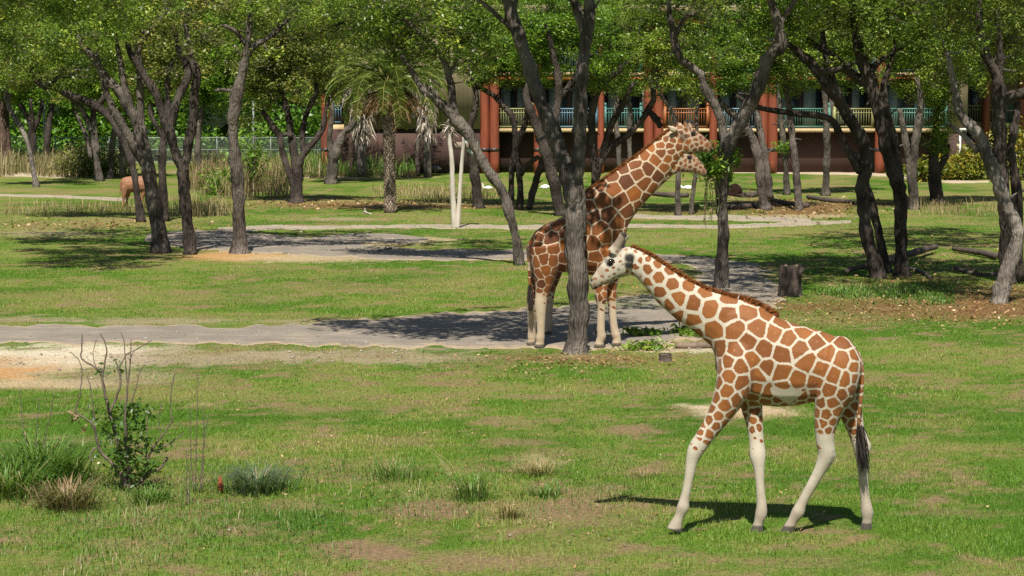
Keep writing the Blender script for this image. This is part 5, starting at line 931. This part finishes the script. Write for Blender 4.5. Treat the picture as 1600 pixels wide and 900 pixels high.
# ------------------------------------------------------------------ grasses
def blades(mb, roots, H, lean, w, rng, a, sag=.35, az=None):
    n = len(roots); az = rng.rand(n)*6.283 if az is None else az; o = np.stack([np.cos(az), np.sin(az), 0*az], 1); s = np.stack([-np.sin(az), np.cos(az), 0*az], 1)
    H = np.broadcast_to(H, (n,))[:, None]; ln = np.broadcast_to(lean, (n,))[:, None]; up = np.array([0, 0, 1.])
    m1 = roots+up*H*.5+o*H*ln*.3; m2 = roots+up*H*.85*(1-sag*.3*ln)+o*H*ln*.8; tip = roots+up*H*(1-sag*ln)+o*H*ln*1.35; ww = np.broadcast_to(w, (n,))[:, None]
    v = np.stack([roots-s*ww, roots+s*ww, m1+s*ww*.85, m1-s*ww*.85, m2+s*ww*.55, m2-s*ww*.55, tip], 1).reshape(-1, 3); i = np.arange(n)*7
    k0 = mb.n; mb.add(v, np.concatenate([np.stack([i, i+1, i+2, i+3], 1), np.stack([i+3, i+2, i+4, i+5], 1)]), a=np.concatenate([a, a])); mb.t.append(np.stack([i+5, i+4, i+6], 1)+k0); mb.ta.append(a)
def tussock(name, label, px_, py_, n, H, R_, lean, w, mat, seed, drymix=.0, cat="grass clump", group=None, az=None, sag=.35, dark_under=0):
    rng = np.random.RandomState(seed); b = G(px_, py_); mb = MB(); q = rng.randn(n, 2)*R_*.45; roots = np.concatenate([q+b[:2], np.zeros((n, 1))-.01], 1)
    azs = np.arctan2(q[:, 1], q[:, 0])+rng.randn(n)*.6 if az is None else az+rng.randn(n)*.5
    a = np.clip(rng.rand(n)*.68+(rng.rand(n) < drymix)*.4, 0, 1)
    blades(mb, roots, H*(.55+.6*rng.rand(n)), lean*(.4+.9*rng.rand(n)), w, rng, a, sag, azs)
    return tag(mb.build(name, M[mat], loc=b), label, cat, group)
tussock("grass_tussock", "large spiky green tussock at the left edge left of the bare shrub", 62, 752, 520, .62, .62, .75, .011, 'tuss', 1, .08)
tussock("grass_tussock", "tawny drooping dry tussock in front of the large spiky green one", 108, 795, 330, .38, .34, .7, .008, 'dry_brown', 2, 0)
tussock("grass_tussock", "green spiky tussock cut off by the left edge", 8, 775, 300, .5, .5, .8, .011, 'tuss', 12, .2)
tussock("grass_tussock", "bluish grey tussock leaning right, alone beyond the bare shrub", 402, 768, 420, .36, .36, .85, .007, 'tuss_blue', 3, .12)
tussock("grass_tussock", "loose upright green grass tuft in the middle foreground", 615, 748, 130, .3, .42, .5, .006, 'tuss', 4, .2)
tussock("grass_tussock", "green and straw grass tuft with a tall stalk", 738, 782, 150, .38, .26, .45, .006, 'tuss', 5, .35)
tussock("grass_tussock", "small straw coloured tuft in bare soil in the middle foreground", 796, 810, 110, .2, .16, .6, .006, 'dry', 6)
tussock("grass_tussock", "flattened straw tuft on the lawn left of the walking giraffe", 838, 742, 160, .22, .3, .9, .006, 'dry', 7)
tussock("grass_tussock", "low straw tuft just left of the walking giraffe's front hoof", 1005, 745, 70, .12, .25, .9, .005, 'dry', 8)
tussock("grass_tussock", "low green tuft at the foot of the bare shrub", 235, 785, 150, .22, .3, .7, .008, 'tuss', 9)
tussock("grass_tussock", "thin leafy weed tuft behind the straw tuft", 850, 775, 90, .16, .3, .6, .009, 'tuss', 10)
mb = MB(); rng = np.random.RandomState(2); b = G(705, 745); blades(mb, b+rng.randn(5, 3)*np.array([.05, .05, 0]), np.array([.5, .35, .3, .42, .25]), .9, .005, rng, np.full(5, .8), .2, np.full(5, 2.6)); tag(mb.build("dry_stalk", M['dry'], loc=b), "long straw stalks leaning left beside the green and straw tuft", "stalks")
# far clumps by the lodge and in the beds
for i, (x, y, n, H, R_, mt, lab) in enumerate([(655,262,170,.75,.75,'tuss',"green grass clump at the foot of the thin grey palm trunk"),(672,263,150,.8,.6,'tuss',"olive grass clump under the tall shaggy palm"),(690,264,170,.8,.8,'dry',"straw yellow fountain grass clump right of the tall shaggy palm"),(722,263,150,.75,.8,'dry_brown',"brown grass clump behind the forked pole"),(745,262,110,.6,.6,'reed',"pale grass clump beside the double red columns"),(1170,264,170,.8,1.0,'reed',"pale feathery clump behind the arching grey trunk"),(1140,305,120,.5,.5,'tuss_blue',"bluish clump beside the browse tree")]):
    tussock("fountain_grass", lab, x, y, n, H, R_, .7, .02, mt, 60+i, .1, "grass clump", "grass clumps along the lodge")
def bed(label, x0, x1, yb0, yb1, n, H, mat, seed, w=.018, lean=.35, name="tall_grass", kindlab=True):
    rng = np.random.RandomState(seed); r = []
    while len(r) < n:                                       # ragged patch: thins out towards its rim
        u, v_ = rng.uniform(-1, 1, 2); q = G((x0+x1)/2+(x1-x0)*.56*u, (yb0+yb1)/2+(yb1-yb0)*.62*v_)
        k = 1.15-math.hypot(abs(u)**1.6, abs(v_)**1.6)+(float(fbm(np.array([q[0]*.8]), np.array([q[1]*.5]), seed, 3)[0])-.5)*2.4
        if rng.rand() < k: r.append(q)
    r = np.array(r); tn = fbm(r[:, 0]*.9, r[:, 1]*.4, seed, 3); mb = MB(); blades(mb, r, H*(.3+.75*rng.rand(n)**1.3)*(.3+1.4*tn), lean*(.2+1.6*rng.rand(n)**1.5), w, rng, np.clip(tn*.9+rng.randn(n)*.2, 0, 1))
    struct(mb.build(name, M[mat]), "stuff", label)
bed("tall dry straw coloured grass in front of the fence at far left", -30, 190, 256, 275, 3600, 1.15, 'reed', 1)
bed("brown and straw reeds behind the wrapped grey trunk", 300, 452, 268, 306, 4800, 1.3, 'dry_brown', 2, .014, .5)
bed("mixed green and pale grass bank below the lodge's left end", 425, 640, 258, 276, 4200, 1.1, 'tuss', 3, .022)
bed("tawny cut grass fringe along the sandy walk", 440, 640, 268, 277, 2600, .5, 'dry_brown', 4, .02)
bed("sparse yellow grass around the antelope", 20, 240, 322, 336, 900, .45, 'dry', 5, .01, .5)
bed("sparse yellow grass between the grey trunks", 255, 345, 318, 338, 800, .55, 'dry', 6, .01, .5)
bed("sparse straw grass near the forked pole", 590, 790, 296, 316, 1200, .45, 'dry', 7, .011, .5)
bed("sparse straw grass on the right far lawn", 1430, 1560, 322, 338, 500, .5, 'dry', 8, .01, .4)
bed("sparse straw grass before the reeds", 330, 380, 322, 336, 250, .5, 'dry', 9, .01, .4)
bed("low green weeds under the black twisted oak", 1285, 1480, 448, 474, 2600, .16, 'tuss', 10, .014, .7)
bed("rough taller grass along the left foreground", -30, 560, 735, 900, 6500, .13, 'tuss', 11, .0045, .8)
bed("rough green grass around the middle foreground tufts", 500, 980, 700, 800, 2400, .11, 'tuss', 12, .0045, .8)
def bush(name, label, px_, py_, r, seed, mat, leaf=.14, n=700, cat="shrub", group=None, h=None, droop=0):
    rng = np.random.RandomState(seed); b = G(px_, py_); root = empty(name, b, label, cat, group); lb = MB(); sb = MB(); h = h or r
    for k in range(26):
        u = rng.randn(3); u /= np.linalg.norm(u); u *= rng.rand()**.5; c = b+np.array([u[0]*r, u[1]*r*.8, h*.85+u[2]*h*.8]); sb.tube([b+np.array([u[0]*.2*r, u[1]*.2*r, 0]), (b+c)/2+rng.randn(3)*.05, c], [.02, .014, .006], 5)
        t = rng.rand()*.45; q = c+rng.randn(n//26, 3)*r*.24; q[:, 2] = np.maximum(q[:, 2], .05); leaf_cards(lb, q, leaf, rng, .42, .4, a=np.clip(t+rng.rand(len(q))*.55, 0, 1), droop=droop)
    lb.build("leaves", M[mat], root, loc=b); sb.build("stems", M['twig'], root, loc=b)
bush("dark_bush", "dark olive bush at the foot of the multi stemmed oak by the fence", 128, 276, 1.3, 1, 'leaf_olive', .2, 1500, h=.8)
bush("dark_bush", "dark green bush behind the antelope near the fence", 168, 275, 1.2, 2, 'leaf', .2, 1300, h=.75)
for i, (x, y, r, lab) in enumerate([(1440,284,.75,"yellow and green croton shrub at the lodge's corner left of the stubby trunk"),(1500,281,.85,"low yellow croton shrub below the white downpipe"),(1528,280,1.15,"tall yellow croton shrub before the set back wing"),(1478,282,.55,"small yellow croton shrub right of the stubby trunk"),(1592,281,1.7,"large yellow croton shrub at the right edge behind the dark oak")]): bush("croton_shrub", lab, x, y, r, 10+i, 'leaf_croton', .22, 1100, group="yellow shrubs by the lodge", h=r*.9)
bush("leafy_sapling", "leafy green sapling behind the wrapped grey trunk", 392, 300, .8, 30, 'leaf_bright', .2, 700, h=2.0, droop=.5)
bush("low_bush", "low green bush in the reeds left of the wrapped grey trunk", 345, 304, 1.0, 31, 'leaf_bright', .18, 800, h=.6)

# ------------------------------------------------------------------ the bare shrub in the left foreground
YS = G(205, 768)[1]; b = G(205, 768); shrub = empty("bare_shrub", b, "half bare thorny shrub with dead twigs above dense green leaves", "shrub"); rng = np.random.RandomState(4)
SH = [[(203,768,4.5),(190,715,4),(178,670,3.2),(170,640,2.8),(163,610,2.2),(158,580,2),(146,573,1.5),(128,560,1.3),(128,545,1.2),(128,522,1)],
 [(166,625,2),(160,595,1.6),(163,570,1.4),(167,545,1.2),(160,528,.9),(157,520,.6)],[(172,645,2.2),(182,620,2),(189,595,1.8),(184,575,1.4),(180,560,1.2)],[(189,595,1.4),(188,575,1),(196,555,1),(215,545,.8),(237,532,.6)],
 [(205,765,4),(200,720,3.2),(196,690,2.6),(195,655,2),(198,620,1.6),(201,590,1.3),(204,560,1),(205,530,.8)],[(200,600,1.2),(196,570,1),(195,540,.8),(190,520,.6)],
 [(200,768,4),(185,735,3.2),(160,710,2.8),(152,692,2.4),(146,665,2.2),(130,652,1.7),(118,642,1.4),(124,620,1.1),(128,590,1),(125,565,.6),(110,550,.5)],[(150,680,1.6),(146,640,1),(140,600,.8),(136,585,.5)],
 [(210,768,4),(230,740,3),(250,732,2.4),(262,715,2.4)],[(225,745,2.4),(232,715,2),(243,695,1.6),(255,680,1.4),(268,660,1.2),(270,650,.8)],[(238,705,1.6),(258,698,1.3),(278,684,1.1),(287,677,.7)],[(268,660,1),(267,620,.8),(270,595,1.4),(274,580,.6)],
 [(228,720,1.4),(229,660,1),(228,632,.6)],[(197,650,1.4),(210,615,1.1),(219,580,.8),(228,570,.5)],[(203,565,.8),(210,548,.6),(230,536,.4)],[(150,700,2),(140,712,1.4),(146,722,1)],[(160,590,.8),(145,560,.6),(150,530,.4)],[(255,690,1),(248,660,.7),(252,630,.4)]]
mb = MB()
for i, lm in enumerate(SH):
    dd = rng.uniform(-.3, .3) if i else 0; pts = [(*P(x, y, YS+dd*min(1, (768-y)/120)), max(r*1.1, .75)*MPP(YS)*.85) for x, y, r in lm]; sp = spline(pts, 4); sp[1:, :3] += rng.randn(len(sp)-1, 3)*.004; mb.tube(sp[:, :3], sp[:, 3], 7)
mb.build("branches", plain("grey_shrub_bark", (.12, .092, .07), .9, .5, 7), shrub, smooth=True, loc=b)
lb = MB()
for k in range(85):
    t = rng.rand()**1.2; x = rng.normal(205, 25-9*abs(t-.4)); y = 762-t*125; c = P(x, y, YS+rng.uniform(-.22, .22)); leaf_cards(lb, c+rng.randn(11, 3)*.055, .08, rng, .45, .3, a=np.clip(rng.rand()*.3+rng.rand(11)*.4, 0, 1))
for x, y in ((160,670),(150,660),(158,580),(185,572),(170,665),(240,690),(232,700),(195,645)): leaf_cards(lb, P(x, y, YS)+rng.randn(10, 3)*.045, .075, rng, .45, .3)
lb.build("leaves", M['leaf_shrub'], shrub, loc=b); lb = MB(); leaf_cards(lb, P(116,650,YS)+rng.randn(12, 3)*np.array([.03, .03, .06]), .1, rng, .4, 0, a=rng.rand(12), droop=1.5); leaf_cards(lb, P(133,670,YS)+rng.randn(3, 3)*.02, .07, rng, .4, 0, a=rng.rand(3), droop=1.5); lb.build("dead_leaves", M['palm_dead'], shrub, loc=b)
def stems(label, px_, py_, tops, seed, col='twig'):
    b = G(px_, py_); rng = np.random.RandomState(seed); mb = MB(); root = b
    for (x0, x1, y1) in tops:
        p = spline([P(x0, py_, b[1]), P((x0+x1)/2+rng.uniform(-3, 3), (py_+y1)/2, b[1]), P(x1, y1, b[1])], 5); mb.tube(p, np.linspace(.008, .003, len(p)), 4)
        for k in range(7): q = p[3+k % 7]; mb.tube([q, q+np.array([rng.uniform(-.07, .07), rng.uniform(-.05, .05), rng.uniform(.03, .12)])], [.003, .0015], 3)
    tag(mb.build("dead_weed", M[col], loc=b), label, "weed")
stems("thin dead weed stems right of the bare shrub", 308, 770, [(305,310,582),(312,325,650),(303,298,640),(316,318,630)], 1)
stems("short dead weed stalks in front of the thin stems", 293, 790, [(292,292,700),(296,297,730)], 2)
stems("wispy dead weed behind the spiky tussock", 48, 745, [(45,30,610),(52,62,620),(60,85,615)], 3)
mb = MB(); b = G(344, 772); rng = np.random.RandomState(1); 
for k in range(9): p = b+rng.randn(3)*np.array([.015, .015, 0]); mb.tube([p, p+np.array([0, 0, .12]), p+np.array([rng.randn()*.01, 0, .22])], [.012, .02, .004], 6)
tag(mb.build("seed_spike", plain("rust_seed_head", (.22, .06, .025), .9, .3, 20), loc=b), "upright rust brown seed spike left of the bluish tussock", "weed")

# ------------------------------------------------------------------ lawn blades
def lawn(seed, n, y0, y1, h, w):
    rng = np.random.RandomState(seed); u = rng.rand(n); Y = np.sqrt(y0*y0+u*(y1*y1-y0*y0)); X = (rng.rand(n)-.5)*2*(Y*.235+.6)
    col, d = ground_cover(X, Y); px, py = to_px(X, Y)
    nz = fbm(X*.8, Y*.8, 4, 3); keep = rng.rand(n) < (d**1.3)*(.35+.9*nz); X, Y, nz, d, col = X[keep], Y[keep], nz[keep], d[keep], col[keep]
    dry = np.clip((col[:, 0]/col[:, 1]-.62)/.5, 0, 1)
    return X, Y, nz, dry, rng
def in_ribbons(X, Y, px, py): return np.zeros(len(X), bool)
mb = MB()
for seed, n, y0, y1, h, w in ((1, 330000, 22.3, 36, .05, .0042), (2, 210000, 36, 60, .05, .0075), (3, 60000, 60, 88, .055, .013)):
    X, Y, nz, dry, rng = lawn(seed, n, y0, y1, h, w); n = len(X); px, py = to_px(X, Y)
    onroad = ((py > 507) & (py < 540) & (px < 560)) | ((py > 484) & (py < 548) & (px > 560) & (px < 1180) & (py > 562-.115*px+.0) ) | ((px > 1080) & (px < 1225) & (py > 405) & (py < 500)) | ((py > 390) & (py < 407) & (px > 240) & (px < 1130)) | ((py > 363) & (py < 398) & (px > 232) & (px < 480))
    k = ~onroad | (rng.rand(n) < .02); X, Y, nz, dry = X[k], Y[k], nz[k], dry[k]; n = len(X)
    az = rng.rand(n)*6.283; hh = h*(.4+.8*rng.rand(n))*(.6+.8*nz); o = np.stack([np.cos(az), np.sin(az), 0*az], 1); s = np.stack([-np.sin(az), np.cos(az), 0*az], 1)
    b = np.stack([X, Y, np.zeros(n)-.005+(fbm(X*.5, Y*.5, 3, 3)-.5)*.03], 1); tip = b+np.array([0, 0, 1])*hh[:, None]+o*(hh*(.3+.9*rng.rand(n)))[:, None]
    v = np.stack([b-s*w, b+s*w, tip], 1).reshape(-1, 3); i = np.arange(n)*3
    mb.add(v, None, np.stack([i, i+1, i+2], 1), a=np.clip(1.0*(nz-.34)+rng.rand(n)*.36+dry*rng.rand(n)*.38, 0, 1))
struct(mb.build("grass", M['grass']), "stuff", "short green lawn grass of the open savanna")
rng = np.random.RandomState(9); mb = MB(); pts = []
for (x, y, rx, ry, n, L_) in ((1400,480,230,26,900,.08),(1560,472,90,34,500,.08),(1300,498,130,16,300,.07),(900,566,170,14,420,.07),(1000,440,80,20,150,.09),(1250,325,130,16,700,.15),(560,320,190,9,600,.15),(150,352,200,8,350,.14),(800,600,700,60,420,.05),(700,780,700,110,700,.045),(1430,420,170,40,600,.1)):
    q = np.array([G(x+rx*a_, y+ry*b_) for a_, b_ in np.clip(rng.randn(n, 2)*.55, -1.6, 1.6)]); q[:, 2] = .03; leaf_cards(mb, q, L_, rng, .55, 1.6)
struct(mb.build("leaf_litter", leafmat("fallen_leaves", [(0, (.1, .05, .025)), (.4, (.22, .12, .055)), (.8, (.36, .22, .1)), (1, (.5, .38, .22))], .1)), "stuff", "fallen brown leaves scattered over the lawn")

rng = np.random.RandomState(12); mb = MB(); O = np.array([(1, 0, 0), (-1, 0, 0), (0, 1, 0), (0, -1, 0), (0, 0, 1), (0, 0, -.6)], float); OF = [(0, 2, 4), (2, 1, 4), (1, 3, 4), (3, 0, 4), (2, 0, 5), (1, 2, 5), (3, 1, 5), (0, 3, 5)]
for (x, y, rx, ry, n, r0) in ((300,540,330,30,170,.022),(700,530,250,30,120,.022),(1150,450,90,40,70,.03),(450,380,200,18,90,.04),(700,780,600,80,90,.014),(100,570,160,25,90,.02),(1050,542,120,12,60,.02)):
    for k in range(n):
        g = G(x+rx*rng.uniform(-1, 1), y+ry*rng.uniform(-1, 1)); g[2] = .012; mb.add(g+O*r0*rng.uniform(.4, 1.5)*np.array([1.2, 1, .6])*(1+.3*rng.randn(6, 1)), None, OF, a=rng.rand())
struct(mb.build("gravel", leafmat("loose_stones", [(0, (.12, .1, .085)), (.5, (.27, .23, .19)), (1, (.45, .4, .34))], 0)), "stuff", "loose pebbles and clods on the road and sand")
